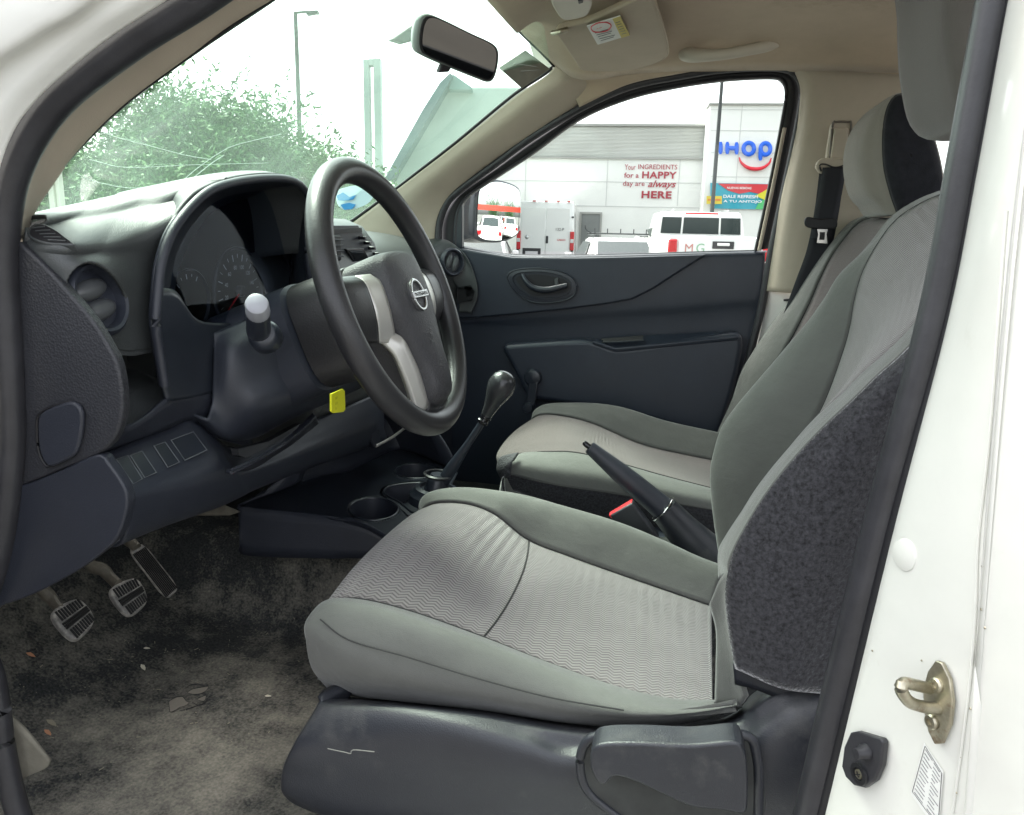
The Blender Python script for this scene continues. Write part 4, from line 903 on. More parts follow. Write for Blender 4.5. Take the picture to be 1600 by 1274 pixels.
slab('console_body', [Vector((-.50, -.12, .64)), Vector((.25, -.12, .64)), Vector((.25, -.12, .79)), Vector((-.30, -.12, .83)), Vector((-.50, -.12, .84))], (0, .24, 0), M_['dashlow'], con, bevel=.01)

# gear lever
gb = W(682, 768, z=.885); gk0 = W(757, 655, y=gb.y+.005); gk = W(782, 606, y=gb.y+.008)
gl = thing('gear_lever', 'black gear lever with a round glossy knob beside the wheel', 'gear lever', gb)
lathe('lever_boot', gb, (.1, 0, 1), [(.052, -.02), (.05, -.006), (.044, -.002), (.040, .006), (.032, .008), (.030, .002), (.024, .004), (.019, .020), (.015, .032), (.013, .034)], M_['smooth'], gl, n=40)
lathe('boot_ring', gb, (.1, 0, 1), [(.026, .030), (.0275, .034), (.024, .036), (.022, .034)], M_['seal'], gl, n=32, closed=True)
ax_ = (gk0-gb).normalized()
tube('lever_shaft', [gb, gb+ax_*.05, gk0-ax_*.02, gk0], [.0125, .0115, .0065, .006], M_['smooth'], gl, n=16, res=20)
lathe('shaft_collar', gk0-ax_*.004, ax_, [(.007, -.006), (.0105, -.004), (.011, 0), (.009, .002), (.0085, .006), (.011, .008), (.0105, .011), (.007, .012)], M_['gloss'], gl, n=28)
a2 = (gk-gk0).normalized(); L_ = (gk-gk0).length
lathe('gear_knob', gk0, a2, [(.0095, .006), (.011, .012), (.0125, L_*.35), (.0165, L_*.6), (.0215, L_*.8), (.0245, L_*1.0), (.0240, L_*1.15), (.0205, L_*1.32), (.0135, L_*1.43), (.006, L_*1.47), (0, L_*1.475)], M_['gloss2'] if 'gloss2' in M_ else mat('knob_plastic', (.03, .031, .034), .2, .5, var=(30, .15)), gl, n=40)

# handbrake
ht, hb_ = W(921, 699, y=.0), W(1036, 795, y=.0); hdn = (hb_-ht).normalized()
hk = thing('handbrake_lever', 'black handbrake lever raised between the two seats', 'handbrake', W(1090, 860, y=.0))
lathe('brake_button', ht-hdn*.014, hdn, [(0, 0), (.003, .0003), (.0045, .002), (.005, .006), (.005, .02)], M_['gloss'], hk, n=16)
tube('brake_grip', [ht, ht+hdn*.012, ht.lerp(hb_, .3)+Vector((0, 0, .000)), ht.lerp(hb_, .7), hb_], [.0115, .0145, .0175, .0195, .0205, .0215], M_['dash'], hk, n=24, res=30)
lathe('grip_cap', ht-hdn*.001, hdn, [(.006, 0), (.0095, 0), (.0110, .003), (.0112, .006)], M_['gloss'], hk, n=24)
tube('boot_hoop', [hb_+Vector((0, 0, 0))+v for v in [((frame_of(hdn)[0])*math.cos(t)+(frame_of(hdn)[1])*math.sin(t))*.0265 for t in [2*math.pi*k/24 for k in range(24)]]], .0016, M_['chrome'], hk, closed=True, n=8, res=0)
be = W(1112, 880, y=.0)
tube('brake_boot', [hb_+hdn*.002, hb_.lerp(be, .35), hb_.lerp(be, .7), be, be+Vector((.03, 0, -.05))], [.0255, .030, .038, .047, .055], M_['seattrim'], hk, n=24, res=30)
# seat belt buckle beside the driver cushion
bk = thing('seat_belt_buckle', 'black seat belt buckle with a red release button', 'buckle', W(1000, 850, y=-.06))
q_ = [W(x, y, y=-.065) for x, y in ((953, 806), (988, 786), (1030, 842), (1026, 848), (1000, 852), (970, 835))]
slab('buckle_body', q_, (0, .024, .0), M_['seattrim'], bk, bevel=.0035, seg=4)
slab('release_button', [W(x, y, y=-.062) for x, y in ((951, 806), (987, 784.5), (989, 790), (955, 811))], (0, .018, 0), M_['red'], bk, bevel=.0012)
slab('buckle_stalk', [W(x, y, y=-.055) for x, y in ((990, 835), (1028, 838), (1060, 880), (1030, 890))], (0, .006, 0), M_['seattrim'], bk, bevel=.002)

# ================================================================== SEATS
def nose(c, d1=(-.008, 0, -.03), d2=(.012, 0, -.09)):
    return [c[0]+Vector(d2), c[0]+Vector(d1)]+list(c)
ds = thing('driver_seat', 'large grey and green cloth driver seat nearest the camera', 'car seat', (-.1, -.36, .65))
# cushion curves, front to back
c0 = row([(520, 1082, -.575), (575, 1092), (650, 1100), (760, 1112), (880, 1130), (1000, 1138), (1085, 1128), (1160, 1106)], -.575)
c0u = row([(490, 1045, -.605), (545, 1075), (640, 1088), (760, 1104), (880, 1124), (1000, 1132), (1085, 1122), (1156, 1104)], -.612)
c1 = row([(482, 992, -.612), (530, 1022, -.625), (620, 1052), (740, 1078), (860, 1102), (980, 1118), (1080, 1114), (1152, 1102)], -.628)
c2 = row([(488, 962, -.60), (540, 955, -.605), (635, 978), (740, 1010), (850, 1050), (955, 1086), (1050, 1102), (1135, 1102)], -.605)
c3 = row([(512, 940, -.565), (560, 936, -.55), (640, 955, -.54), (745, 992, -.535), (840, 1030, -.535), (950, 1070, -.54), (1040, 1096, -.55), (1113, 1102, -.55)])
c7 = row([(672, 790, -.17), (722, 787, -.175), (772, 803, -.18), (825, 843, -.18), (890, 869, -.18), (965, 896, -.18), (1040, 922, -.18), (1112, 947, -.18)])
c8 = row([(668, 781, -.135), (720, 769, -.13), (800, 776), (880, 798), (960, 822), (1030, 850), (1085, 875), (1130, 892)], -.128)
c9 = [p+Vector((0, .03, -.02)) for p in c8]; c10 = [p+Vector((0, .04, -.10)) for p in c8]
c2b = [a*.5+b*.5+Vector((0, 0, .006)) for a, b in zip(c2, c3)]
zs = [.012, .018, .014, .004, .008, .008, .004, 0]
c5 = [a*.5+b*.5+Vector((0, 0, z)) for a, b, z in zip(c3, c7, zs)]
c4 = [a*.78+b*.22+Vector((0, 0, z*.7)) for a, b, z in zip(c3, c7, zs)]; c6 = [a*.22+b*.78+Vector((0, 0, z*.7)) for a, b, z in zip(c3, c7, zs)]
# front edge of the centre: bow it to the photo outline
c4[0] = W(556, 884, y=-.47); c5[0] = W(602, 838, y=-.36); c6[0] = W(645, 803, y=-.25)
def N_(c): return nose(c)
n1 = lambda c: nose(c, (-.002, .012, -.008), (.012, .04, -.02))
grid('cushion_side', [n1(c0), n1(c0u), nose(c1, (-.004, .008, -.014), (.010, .03, -.05)), nose(c2, (-.010, 0, -.022), (0, .01, -.08)), N_(c2b), N_(c3)], M_['green'], ds, n=80, m=6, solid=.006)
grid('cushion_centre', [N_(x) for x in (c3, c4, c5, c6, c7)], M_['center'], ds, n=80, m=8, solid=.006)
c78 = [a*.5+b*.5+Vector((0, 0, .010)) for a, b in zip(c7, c8)]
grid('cushion_side', [N_(x) for x in (c7, c78, c8, c9, c10)], M_['green'], ds, n=80, m=6, solid=.006)
tube('cushion_seam', shift(c3, (0, 0, .0005)), .0009, M_['seam'], ds, n=6, res=80, byidx=True)
tube('cushion_seam', shift(c7, (0, 0, .0005)), .0009, M_['seam'], ds, n=6, res=80, byidx=True)
cross = [c7[3], c6[3]+Vector((.0, 0, .002)), c5[3]+Vector((0, 0, .002)), c4[3]+Vector((0, 0, .002)), c3[3]]
cross = [c7[3], W(822, 885, y=-.27), W(806, 925, y=-.36), W(782, 965, y=-.45), c3[3]]
for i, al in ((1, c6), (2, c5), (3, c4)): pass
bpy.context.view_layer.update(); cco = [o for o in ds.children if o.name.startswith('cushion_centre')][0]
tube('cushion_seam', [on(cco, x, y, .0004) for x, y in ((826, 846), (824, 866), (818, 890), (808, 915), (794, 942), (776, 970), (757, 994))], .0012, M_['seam'], ds, n=6, res=40)
tube('side_seam', row([(500, 968, -.612), (545, 1000, -.622), (640, 1028, -.626), (745, 1060), (860, 1090), (975, 1110)], -.6275), .0008, M_['seam'], ds, n=6, res=60)
# backrest
Bl = row([(1130, 905, -.12), (1114, 800), (1110, 742), (1114, 712), (1126, 672), (1147, 640), (1184, 596), (1238, 535), (1270, 500), (1300, 466), (1332, 430), (1368, 377), (1400, 338), (1440, 312), (1474, 298)], -.12)
Bs = row([(1240, 905, -.20), (1245, 800), (1250, 742), (1262, 690), (1276, 655), (1288, 630), (1300, 600), (1318, 548), (1328, 512), (1335, 470), (1348, 425), (1372, 380), (1402, 342), (1442, 316), (1476, 302)], -.19)
Bi = [a*.5+b*.5+Vector((-.022, 0, 0)) for a, b in zip(Bl, Bs)]
for k in (-1, -2, -3, -4): Bi[k] -= Vector((-.018, 0, 0))
Bl0 = shift(Bl, (.07, .02, -.0)); 
Bs_n = row([(1122, 905, -.56), (1122, 862), (1135, 835), (1158, 800), (1180, 765), (1205, 732), (1232, 700), (1262, 665), (1290, 638), (1318, 612), (1350, 580), (1385, 550), (1420, 515), (1455, 470), (1500, 420)], -.54)
Bm = [a*.5+b*.5+Vector((.02, 0, 0)) for a, b in zip(Bs, Bs_n)]
Bnr = row([(1132, 900, -.60), (1128, 872), (1140, 842), (1163, 803), (1186, 768), (1211, 735), (1239, 702), (1270, 669), (1298, 642), (1326, 616), (1358, 584), (1393, 553), (1428, 518), (1463, 480), (1508, 430)], -.605)
Bn = row([(1140, 905, -.625), (1138, 880), (1150, 850), (1172, 810), (1196, 772), (1221, 739), (1249, 706), (1280, 673), (1308, 646), (1336, 620), (1368, 588), (1403, 557), (1438, 522), (1473, 490), (1518, 450)], -.628)
grid('backrest_side', [Bl0, Bl, Bi, Bs], M_['green'], ds, n=80, m=8, solid=.006)
grid('backrest_centre', [Bs, Bm, Bs_n], M_['center2'], ds, n=80, m=8, solid=.006)
grid('backrest_side', [Bs_n, Bnr, Bn], M_['green'], ds, n=80, m=6, solid=.006)
tube('backrest_seam', Bs, .0009, M_['seam'], ds, n=6, res=80)
# plush side
Pr = row([(1290, 1085, -.64), (1310, 1000), (1330, 950), (1350, 900), (1370, 850), (1385, 800), (1400, 750), (1410, 710), (1425, 670), (1440, 630), (1452, 600), (1470, 560), (1485, 530), (1500, 500), (1540, 460)], -.65)
Pl = row([(1148, 1045, -.636), (1138, 985), (1133, 930), (1138, 890), (1150, 852), (1172, 812), (1196, 774), (1221, 741), (1249, 708), (1280, 675), (1308, 648), (1336, 622), (1368, 590), (1403, 559), (1438, 524)], -.632)
Pm = [a*.5+b*.5+Vector((0, -.012, 0)) for a, b in zip(Pl, Pr)]
grid('backrest_plush_side', [Pl, Pm, Pr], M_['plush'], ds, n=80, m=10, solid=.006)
# bottom flap of the backrest, green, at the corner with the cushion
grid('backrest_corner', [row([(1108, 945, -.60), (1118, 985), (1118, 1040), (1116, 1100)], -.575), row([(1125, 905, -.615), (1132, 960), (1138, 1030), (1150, 1105)], -.62), row([(1140, 890, -.63), (1140, 960), (1152, 1040), (1165, 1090)], -.634)], M_['green'], ds, n=24, m=6)
grid('backrest_lower_flap', [row([(1145, 1035, -.634), (1200, 1058), (1250, 1072), (1300, 1080)], -.64), row([(1148, 1070, -.632), (1180, 1078), (1240, 1100), (1300, 1110)], -.632)], M_['seattrim'], ds, n=20, m=3)
# base trim
T0 = row([(510, 1085, -.56), (560, 1090), (640, 1098), (760, 1110), (880, 1130), (1000, 1140), (1100, 1130), (1150, 1112), (1175, 1085), (1205, 1068), (1240, 1062), (1310, 1072)], -.60)
T1 = row([(505, 1092, -.62), (560, 1096), (640, 1103), (760, 1116), (880, 1136), (1000, 1146), (1100, 1138), (1155, 1120), (1180, 1094), (1210, 1076), (1245, 1070), (1315, 1080)], -.635)
T2 = row([(488, 1120, -.64), (540, 1110), (630, 1108), (720, 1120), (830, 1148), (910, 1168), (1060, 1152), (1150, 1148), (1190, 1122), (1225, 1100), (1255, 1096), (1320, 1104)], -.658)
T3 = row([(462, 1165, -.655), (530, 1160), (620, 1150), (710, 1155), (820, 1180), (905, 1200), (1060, 1190), (1150, 1185), (1200, 1165), (1235, 1150), (1265, 1150), (1320, 1155)], -.668)
T4 = row([(446, 1205, -.655), (530, 1215), (620, 1225), (720, 1240), (820, 1255), (905, 1270), (1060, 1275), (1150, 1275), (1200, 1275), (1235, 1275), (1265, 1275), (1320, 1275)], -.664)
T5 = row([(443, 1240, -.645), (470, 1262), (560, 1290), (700, 1310), (820, 1330), (905, 1340), (1060, 1350), (1150, 1350), (1200, 1350), (1235, 1350), (1265, 1350), (1320, 1350)], -.63)
T6 = shift(T5, (0, .06, -.01))
def wrap(r, d=.05): return [r[0]+Vector((.02, d, 0)), r[0]+Vector((.002, d*.3, 0))]+r
trm = grid('seat_base_trim', [wrap(x) for x in (T0, T1, T2, T3, T4, T5, T6)], M_['seattrim'], ds, n=110, m=7, solid=.004)
lev = slab('recline_lever', row([(925, 1172), (945, 1163), (1000, 1162), (1080, 1165), (1145, 1160), (1160, 1168), (1168, 1200), (1168, 1262), (1160, 1273), (1130, 1268), (1080, 1262), (1030, 1240), (990, 1222), (960, 1215), (945, 1228), (932, 1222), (922, 1198)], -.700), (0, .03, 0), M_['seattrim'], ds, bevel=.013, seg=5, res=110)
slab('lever_hollow', row([(912, 1165), (930, 1152), (1000, 1150), (1155, 1148), (1180, 1170), (1182, 1290), (1000, 1290), (925, 1240), (908, 1200)], -.6725), (0, .004, 0), mat('hollow_plastic', (.035, .037, .036), .6, .3, var=(30, .3)), ds, bevel=.001, res=80)
tube('hollow_lip', row([(1185, 1290), (1182, 1180), (1150, 1146), (1000, 1148), (935, 1150), (912, 1166), (907, 1200), (922, 1240), (985, 1290)], -.6715), .0045, M_['seattrim'], ds, n=10, res=80)
tube('scuff', row([(512, 1170), (540, 1176), (548, 1178), (552, 1172), (585, 1175)], -.671), .00055, mat('scuff_mark', (.22, .22, .20), .8), ds, n=5, res=20)
# headrest of the driver seat, cut by the frame at the top
hr = [(1436, -120, -.36), (1432, 0), (1434, 80), (1441, 130), (1452, 180), (1468, 206), (1490, 211), (1520, 211), (1540, 170), (1545, 80), (1550, 0), (1555, -120)]
def pillow(name, outline, y0, y1, m, parent, res=48, k=.88, mid=3):
    """rounded cushion: the outline swells between two side faces"""
    o = cr_len([Vector(p) for p in outline], res, True); c_ = o.mean(0); rows = []
    for t in np.linspace(-1, 1, 13):
        s = (1-abs(t)**4)**.35 if abs(t) < 1 else 0; s = k*0+(.55+.45*s) if abs(t) < 1 else .5
        q = c_+(o-c_)*s; q = q.copy(); q[:, 1] += (y0+y1)/2-c_[1]+t*(y1-y0)/2; rows.append(q)
    V, F, uv = gridmesh(np.array(rows), True); F.append(tuple(range(res))); F.append(tuple(range(len(V)-res, len(V))))
    return mk(name, V, F, m, parent, uv=uv, angle=60)
H1 = row([(1436, -120), (1432, 0), (1434, 80), (1440, 130), (1450, 178), (1466, 205), (1490, 212), (1520, 210), (1545, 170), (1560, 80), (1560, 0), (1560, -120)], -.36)
pillow('headrest', H1, -.47, -.25, M_['headrest'], ds)

# passenger seat
ps = thing('passenger_seat', 'grey and green cloth passenger seat beyond the handbrake', 'car seat', (0, .36, .65))
a0 = row([(792, 765, .115), (860, 790), (950, 815), (1040, 850), (1130, 880)], .12)
a1 = row([(796, 742, .105), (865, 758, .10), (952, 771, .10), (1040, 785), (1130, 800)], .10)
a2_ = row([(797, 728, .11), (862, 735, .105), (940, 745), (1035, 765), (1125, 785)], .105)
a3 = row([(812, 709, .15), (858, 706, .15), (915, 710, .15), (1035, 743), (1120, 765)], .15)
a7 = row([(838, 651, .53), (868, 649, .53), (925, 662, .53), (1007, 696), (1120, 721)], .53)
a8 = row([(842, 646, .57), (872, 637, .58), (960, 639), (1040, 662), (1130, 682)], .58)
a9 = shift(a8, (0, .03, -.08))
a5 = [a*.5+b*.5+Vector((0, 0, z)) for a, b, z in zip(a3, a7, (.004, .012, .008, .004, 0))]
a4 = [a*.8+b*.2+Vector((0, 0, z)) for a, b, z in zip(a3, a7, (.002, .006, .006, .002, 0))]; a6 = [a*.2+b*.8+Vector((0, 0, z)) for a, b, z in zip(a3, a7, (.002, .006, .006, .002, 0))]
a4[0] = W(790, 700, y=.21); a5[0] = W(793, 688, y=.34); a6[0] = W(812, 668, y=.46)
a4[0] = W(785, 708, y=.2)
grid('cushion_plush_side', [N_(x) for x in (a0, a1)], M_['plush'], ps, n=60, m=6, solid=.005)
grid('cushion_side', [N_(x) for x in (a1, a2_, [p*.5+q*.5+Vector((0, 0, .004)) for p, q in zip(a2_, a3)], a3)], M_['green'], ps, n=60, m=6, solid=.005)
grid('cushion_centre', [N_(x) for x in (a3, a4, a5, a6, a7)], M_['pcenter'], ps, n=60, m=8, solid=.005)
grid('cushion_side', [N_(x) for x in (a7, [p*.5+q*.5+Vector((0, 0, .012)) for p, q in zip(a7, a8)], a8, a9)], M_['green'], ps, n=60, m=6, solid=.005)
tube('cushion_seam', a3, .0013, M_['seam'], ps, n=6, res=50); tube('cushion_seam', a7, .0013, M_['seam'], ps, n=6, res=50)
tube('cushion_seam', a1, .0009, M_['seam'], ps, n=6, res=50)
tube('cushion_seam', [W(x, y, y=yy)+Vector((0, 0, .003)) for x, y, yy in ((948, 672, .53), (947, 688, .42), (942, 705, .30), (930, 716, .16))], .001, M_['seam'], ps, n=6, res=20)
mesh_m = mat('mesh_corner_cloth', (.05, .05, .055), .8, .3, bump=(350, 1, 2, 1), var=(200, .5))
grid('cushion_front_corner', [[W(777, 722, y=.13), W(780, 716, y=.12), W(790, 711, y=.115), W(810, 707, y=.12)], [W(776, 735, y=.125), W(780, 732, y=.112), W(790, 728, y=.098), W(802, 718, y=.1)], [W(784, 752, y=.125), W(790, 748, y=.105), W(797, 744, y=.098), W(799, 732, y=.1)]], mesh_m, ps, n=16, m=5)
slab('seat_base', [Vector((-.26, .16, .66)), Vector((.2, .16, .66)), Vector((.2, .16, .80)), Vector((-.26, .16, .86))], (0, .40, 0), M_['dashlow'], ps, bevel=.02)
# backrest
u0 = row([(1115, 700, .60), (1128, 670), (1147, 628), (1162, 584), (1180, 553), (1208, 512), (1240, 472), (1272, 430), (1305, 390), (1335, 355), (1362, 341)], .60)
u1 = row([(1165, 700, .50), (1180, 668), (1198, 625), (1212, 584), (1226, 550), (1246, 512), (1266, 472), (1282, 435), (1304, 394), (1338, 352), (1364, 340)], .50)
u2 = row([(1300, 720, .24), (1310, 680), (1325, 625), (1340, 584), (1355, 550), (1365, 512), (1378, 472), (1385, 435), (1390, 394), (1396, 356), (1400, 340)], .24)
u3 = row([(1360, 720, .13), (1370, 680), (1385, 625), (1400, 584), (1415, 550), (1420, 512), (1430, 472), (1435, 435), (1436, 394), (1432, 356), (1425, 345)], .13)
um = [p*.5+q*.5+Vector((.01, 0, 0)) for p, q in zip(u1, u2)]
ub = [p*.5+q*.5+Vector((-.014, 0, 0)) for p, q in zip(u0, u1)]
grid('backrest_side', [shift(u0, (.07, .01, 0)), u0, ub, u1], M_['green'], ps, n=50, m=6, solid=.005)
grid('backrest_centre', [u1, um, u2], M_['pcenter'], ps, n=50, m=6, solid=.005)
grid('backrest_side', [u2, [p*.5+q*.5+Vector((-.02, 0, 0)) for p, q in zip(u2, u3)], u3, shift(u3, (.08, 0, 0))], M_['green'], ps, n=50, m=6, solid=.005)
tube('backrest_seam', u1, .0013, M_['seam'], ps, n=6, res=50)
slab('backrest_shell', [Vector((.17, .14, .85)), Vector((.30, .14, .85)), Vector((.56, .14, 1.38)), Vector((.44, .14, 1.40))], (0, .44, 0), M_['dashlow'], ps, bevel=.03)
# headrest with pale front strip and dark side
he = [(1366, 320), (1350, 300), (1341, 262), (1343, 220), (1357, 185), (1380, 158), (1402, 147), (1420, 149), (1436, 160), (1450, 190), (1464, 235), (1472, 275), (1470, 300), (1440, 318), (1405, 336), (1378, 336)]
hs = [(1402, 335), (1390, 300), (1381, 262), (1379, 220), (1382, 185), (1390, 160), (1403, 147.5), (1420, 149.5), (1436, 160.5), (1450, 190), (1464, 235), (1472, 275), (1470, 300), (1440, 318), (1410, 335), (1404, 336)]
HE = row(he, .30); HS = row(hs, .235)
cH = sum(HS, Vector())/16
pillow('headrest', [p+Vector((0, .09, 0)) for p in HE], .27, .47, M_['headrest2'] if 'headrest2' in M_ else mat('headrest_front_cloth', (.2, .18, .155), .85, .3, bump=(1000, .5), var=(15, .08), sheen=.3), ps)
grid('headrest_front', [shift(HE, (.0, .14, 0)), HE, [a*.3+b*.7+Vector((-.002, -.0, 0)) for a, b in zip(HE, HS)], HS], bpy.data.materials['headrest_front_cloth'], ps, n=60, m=5, closed=True, solid=0, byidx=True)
grid('headrest_side', [HS, [p*.93+cH*.07+Vector((0, -.010, 0)) for p in HS], [p*.6+cH*.4+Vector((0, -.02, 0)) for p in HS], [p*.02+cH*.98+Vector((0, -.022, 0)) for p in HS]], M_['hrblack'], ps, n=60, m=5, closed=True, solid=0, byidx=True)
tube('headrest_seam', HS[:10], .0012, M_['seam'], ps, n=6, res=30)

# ================================================================== SEAT BELT ON THE FAR PILLAR
sb_ = thing('seat_belt', 'black seat belt hanging from a beige guide on the far pillar', 'seat belt', W(1305, 240, y=.5650))
slab('belt_track', row([(1297, 205), (1300, 194), (1306, 190), (1324, 190), (1330, 195), (1327, 250), (1322, 262), (1292, 262)], .5700), (0, .02, 0), M_['beige'], sb_, bevel=.004, res=40)
tube('track_gap', row([(1296, 258), (1301, 196), (1306, 191), (1324, 191), (1330, 196), (1326, 256)], .5680), .0025, mat('track_groove', (.14, .12, .10), .6), sb_, n=8, res=50)  # dark brown tube outlining the belt track
slab('belt_adjuster', row([(1304, 200), (1327, 200), (1320, 254), (1297, 254)], .5610), (0, .02, 0), M_['beige'], sb_, bevel=.003)
tube('adjuster_line', row([(1302, 229), (1323, 229)], .5955), .0012, M_['smooth'], sb_, res=3, n=6)
gd = slab('belt_guide', row([(1280, 250), (1290, 247), (1320, 248), (1334, 251), (1337, 260), (1333, 270), (1324, 273), (1318, 264), (1293, 262), (1288, 271), (1280, 270), (1275, 260)], .5500), (0, .016, 0), M_['beige'], sb_, bevel=.0035, res=60)
tube('guide_slot', row([(1283, 268), (1281, 258), (1290, 257), (1305, 262), (1322, 258), (1328, 260), (1326, 268)], .5480), .0018, M_['seam'], gd, n=6, res=30)
def strap(pts, halfw, m, parent, name='webbing'):
    P = [W(*p[:2], y=p[2]) for p in pts]; L1 = [p+Vector((-halfw, 0, 0)) for p in P]; L2 = [p+Vector((halfw, .002, .002)) for p in P]
    return grid(name, [L1, L2], m, parent, n=30, m=4, solid=.0015)
strap([(1304, 262, .5430), (1300, 290, .5370), (1294, 320, .5310), (1287, 350, .5250), (1284, 375, .5230)], .024, M_['webbing'], sb_)
strap([(1300, 268, .5570), (1292, 330, .5550), (1280, 390, .5550), (1262, 440, .5550), (1240, 500, .5550), (1220, 560, .5550)], .026, M_['webbing'], sb_)
slab('belt_tongue_cover', row([(1258, 342), (1264, 339), (1280, 342), (1300, 341), (1308, 344), (1308, 355), (1300, 358), (1270, 357), (1259, 353)], .5130), (0, .012, 0), M_['black'], sb_, bevel=.003, res=30)
tg_o = row([(1277, 358), (1294, 358), (1292, 366), (1293, 381), (1276, 380), (1278, 366)], .5170); tg_i = row([(1281, 363), (1289, 363), (1289, 365), (1288, 375), (1280, 375), (1281, 366)], .5170)
slab('belt_tongue', tg_o, (0, .002, 0), M_['chrome'], sb_, bevel=.0006)
slab('tongue_hole', shift(tg_i, (0, -.0008, 0)), (0, .001, 0), M_['black'], sb_, bevel=0)

# ================================================================== ROOF FITTINGS
vs = thing('sun_visor', 'folded beige passenger sun visor with a warning label', 'sun visor', W(950, 50, y=.36))
def VZ(px, py): # plane of the folded visor: hangs slightly from the lining
    return W(px, py, x=None, z=1.735-.10*((py-60)/1200.)*0)
vo = [W(868, 52, z=1.722), W(880, 44, z=1.73), W(920, 34, z=1.735), W(1005, -4, z=1.742), W(1020, 0, z=1.742), W(1030, 25, z=1.736), W(1043, 72, z=1.726), W(1038, 92, z=1.722), W(1002, 107, z=1.716), W(960, 112, z=1.712), W(915, 111, z=1.710), W(905, 107, z=1.710), W(893, 90, z=1.713), W(878, 68, z=1.718)]
slab('visor_pad', vo, (0, 0, .012), M_['visor'], vs, bevel=.005, seg=4, res=90)
tube('visor_piping', [p+Vector((0, 0, .002)) for p in vo[4:12]], .002, M_['visor'], vs, n=8, res=50)
def VP(px, py): return W(px, py, z=1.7175+.010*(95-py)/60)
lab = slab('visor_label', [VP(917, 39)-Vector((0, 0, .001)), VP(969, 24)-Vector((0, 0, .0)), VP(984, 54)-Vector((0, 0, .0)), VP(934, 69)], (0, 0, -.0015), M_['paper'], vs, bevel=0)
slab('label_panel', [VP(957, 28), VP(969, 24), VP(984, 54), VP(971, 58)], (0, 0, -.0020), mat('label_yellow', (.6, .5, .15), .7), lab, bevel=0)
lp = [VP(x, y)-Vector((0, 0, .0025)) for x, y in ((924, 40), (934, 34), (948, 33), (955, 38), (950, 45), (938, 48), (927, 47))]
tube('warning_ring', lp, .0012, M_['red'], lab, closed=True, n=5, res=40)
text('warning_text', 'AIR', VP(932, 44)-Vector((0, 0, .0028)), VP(950, 38)-VP(932, 44), VP(932, 34)-VP(935, 44), .007, M_['red'], lab, ext=.0003)
for k in range(5):
    a_ = VP(930+k*2.2, 50+k*3); tube('label_text_line', [a_-Vector((0, 0, .0022)), VP(950+k*2.2+(k % 2)*4, 44+k*3)-Vector((0, 0, .0022))], .0006, M_['greyink'], lab, res=0, n=4)
for k in range(6): tube('label_text_line', [VP(962+k*1.9, 33+k*3.6)-Vector((0, 0, .003)), VP(969+k*1.9, 31+k*3.6)-Vector((0, 0, .003))], .0005, M_['greyink'], lab, res=0, n=4)
tube('visor_pivot', [W(864, 52, z=1.728), W(874, 50, z=1.722), W(886, 46, z=1.728)], .005, M_['zinc'], vs, n=12, res=12)
mlz = lambda px, py: W(px, py, z=1.742)
ml = slab('map_lamp', [mlz(864, -12), mlz(870, 12), mlz(882, 23), mlz(905, 20), mlz(921, 12), mlz(920, -12)], (0, 0, -.010), M_['visor2'] if 'visor2' in M_ else mat('pale_lamp_plastic', (.5, .46, .38), .45), None, bevel=.004, res=30)
tag(ml, 'pale overhead lamp housing on the roof above the sun visor', 'lamp')
slab('lamp_switch', [W(903, 2, z=1.728), W(910, 0, z=1.728), W(911, 5, z=1.728), W(904, 7, z=1.728)], (0, 0, .004), M_['black'], ml, bevel=.001)
# grab handle
gh = thing('grab_handle', 'beige grab handle above the passenger window', 'grab handle', W(1145, 80, y=.56))
tube('handle_bar', [W(1068, 82, y=.53), W(1072, 84, y=.505), W(1090, 87, y=.485), (W(1130, 85, y=.475)), W(1170, 78, y=.475), W(1200, 71, y=.485), W(1222, 58, y=.505), W(1225, 52, y=.53)], [.013, .0125, .010, .009, .009, .0095, .011, .014], bpy.data.materials['pale_lamp_plastic'], gh, n=20, res=60, flat=1.25)
slab('handle_mount', [W(1062, 72, y=.52), W(1092, 68, y=.52), W(1098, 84, y=.52), (W(1066, 90, y=.52))], (0, .02, 0), M_['beige'], gh, bevel=.005)
slab('handle_mount', [W(1185, 54, y=.52), W(1226, 50, y=.52), W(1226, 66, y=.52), (W(1195, 74, y=.52))], (0, .02, 0), M_['beige'], gh, bevel=.005)
# rear-view mirror
RC = W(714, 76, y=-.02)
rv = thing('rear_view_mirror', 'rear view mirror in a grey housing hanging at the top of the windshield', 'mirror', RC)
rn = ((CAM-RC).normalized()*1.0+Vector((.95, .12, -.16)).normalized()).normalized()
def RP(px, py, a=0):
    v = CF+CR*((px-CX)/FPX)+CU*((CY-py)/FPX); return CAM+v*((RC-CAM).dot(rn)/v.dot(rn))+rn*a
ro = [(656, 28), (668, 22), (690, 30), (735, 52), (765, 66), (776, 76), (778, 92), (773, 118), (764, 128), (745, 122), (700, 104), (664, 88), (652, 78), (650, 55)]
RO = [RP(x, y) for x, y in ro]
cR = sum(RO, Vector())/len(RO)
grid('mirror_housing', [[cR+(p-cR)*.93+rn*.004 for p in RO], [cR+(p-cR)*1.0+rn*.001 for p in RO], [p-rn*.010 for p in RO], [cR+(p-cR)*.8-rn*.032 for p in RO], [cR+(p-cR)*.3-rn*.040 for p in RO]], mat('mirror_housing_plastic', (.16, .18, .17), .4, bump=(600, .3)), rv, n=60, m=5, closed=True, solid=0, cap=True, byidx=True)
slab('mirror_bezel', [cR+(RP(x, y)-cR)*.955+rn*.0045 for x, y in ro], -rn*.003, M_['black'], rv, bevel=.001, res=60)
slab('mirror_glass', [cR+(RP(x, y)-cR)*.90+rn*.0055 for x, y in ro], -rn*.002, M_['dimmirror'], rv, bevel=0, res=60, smooth=False)
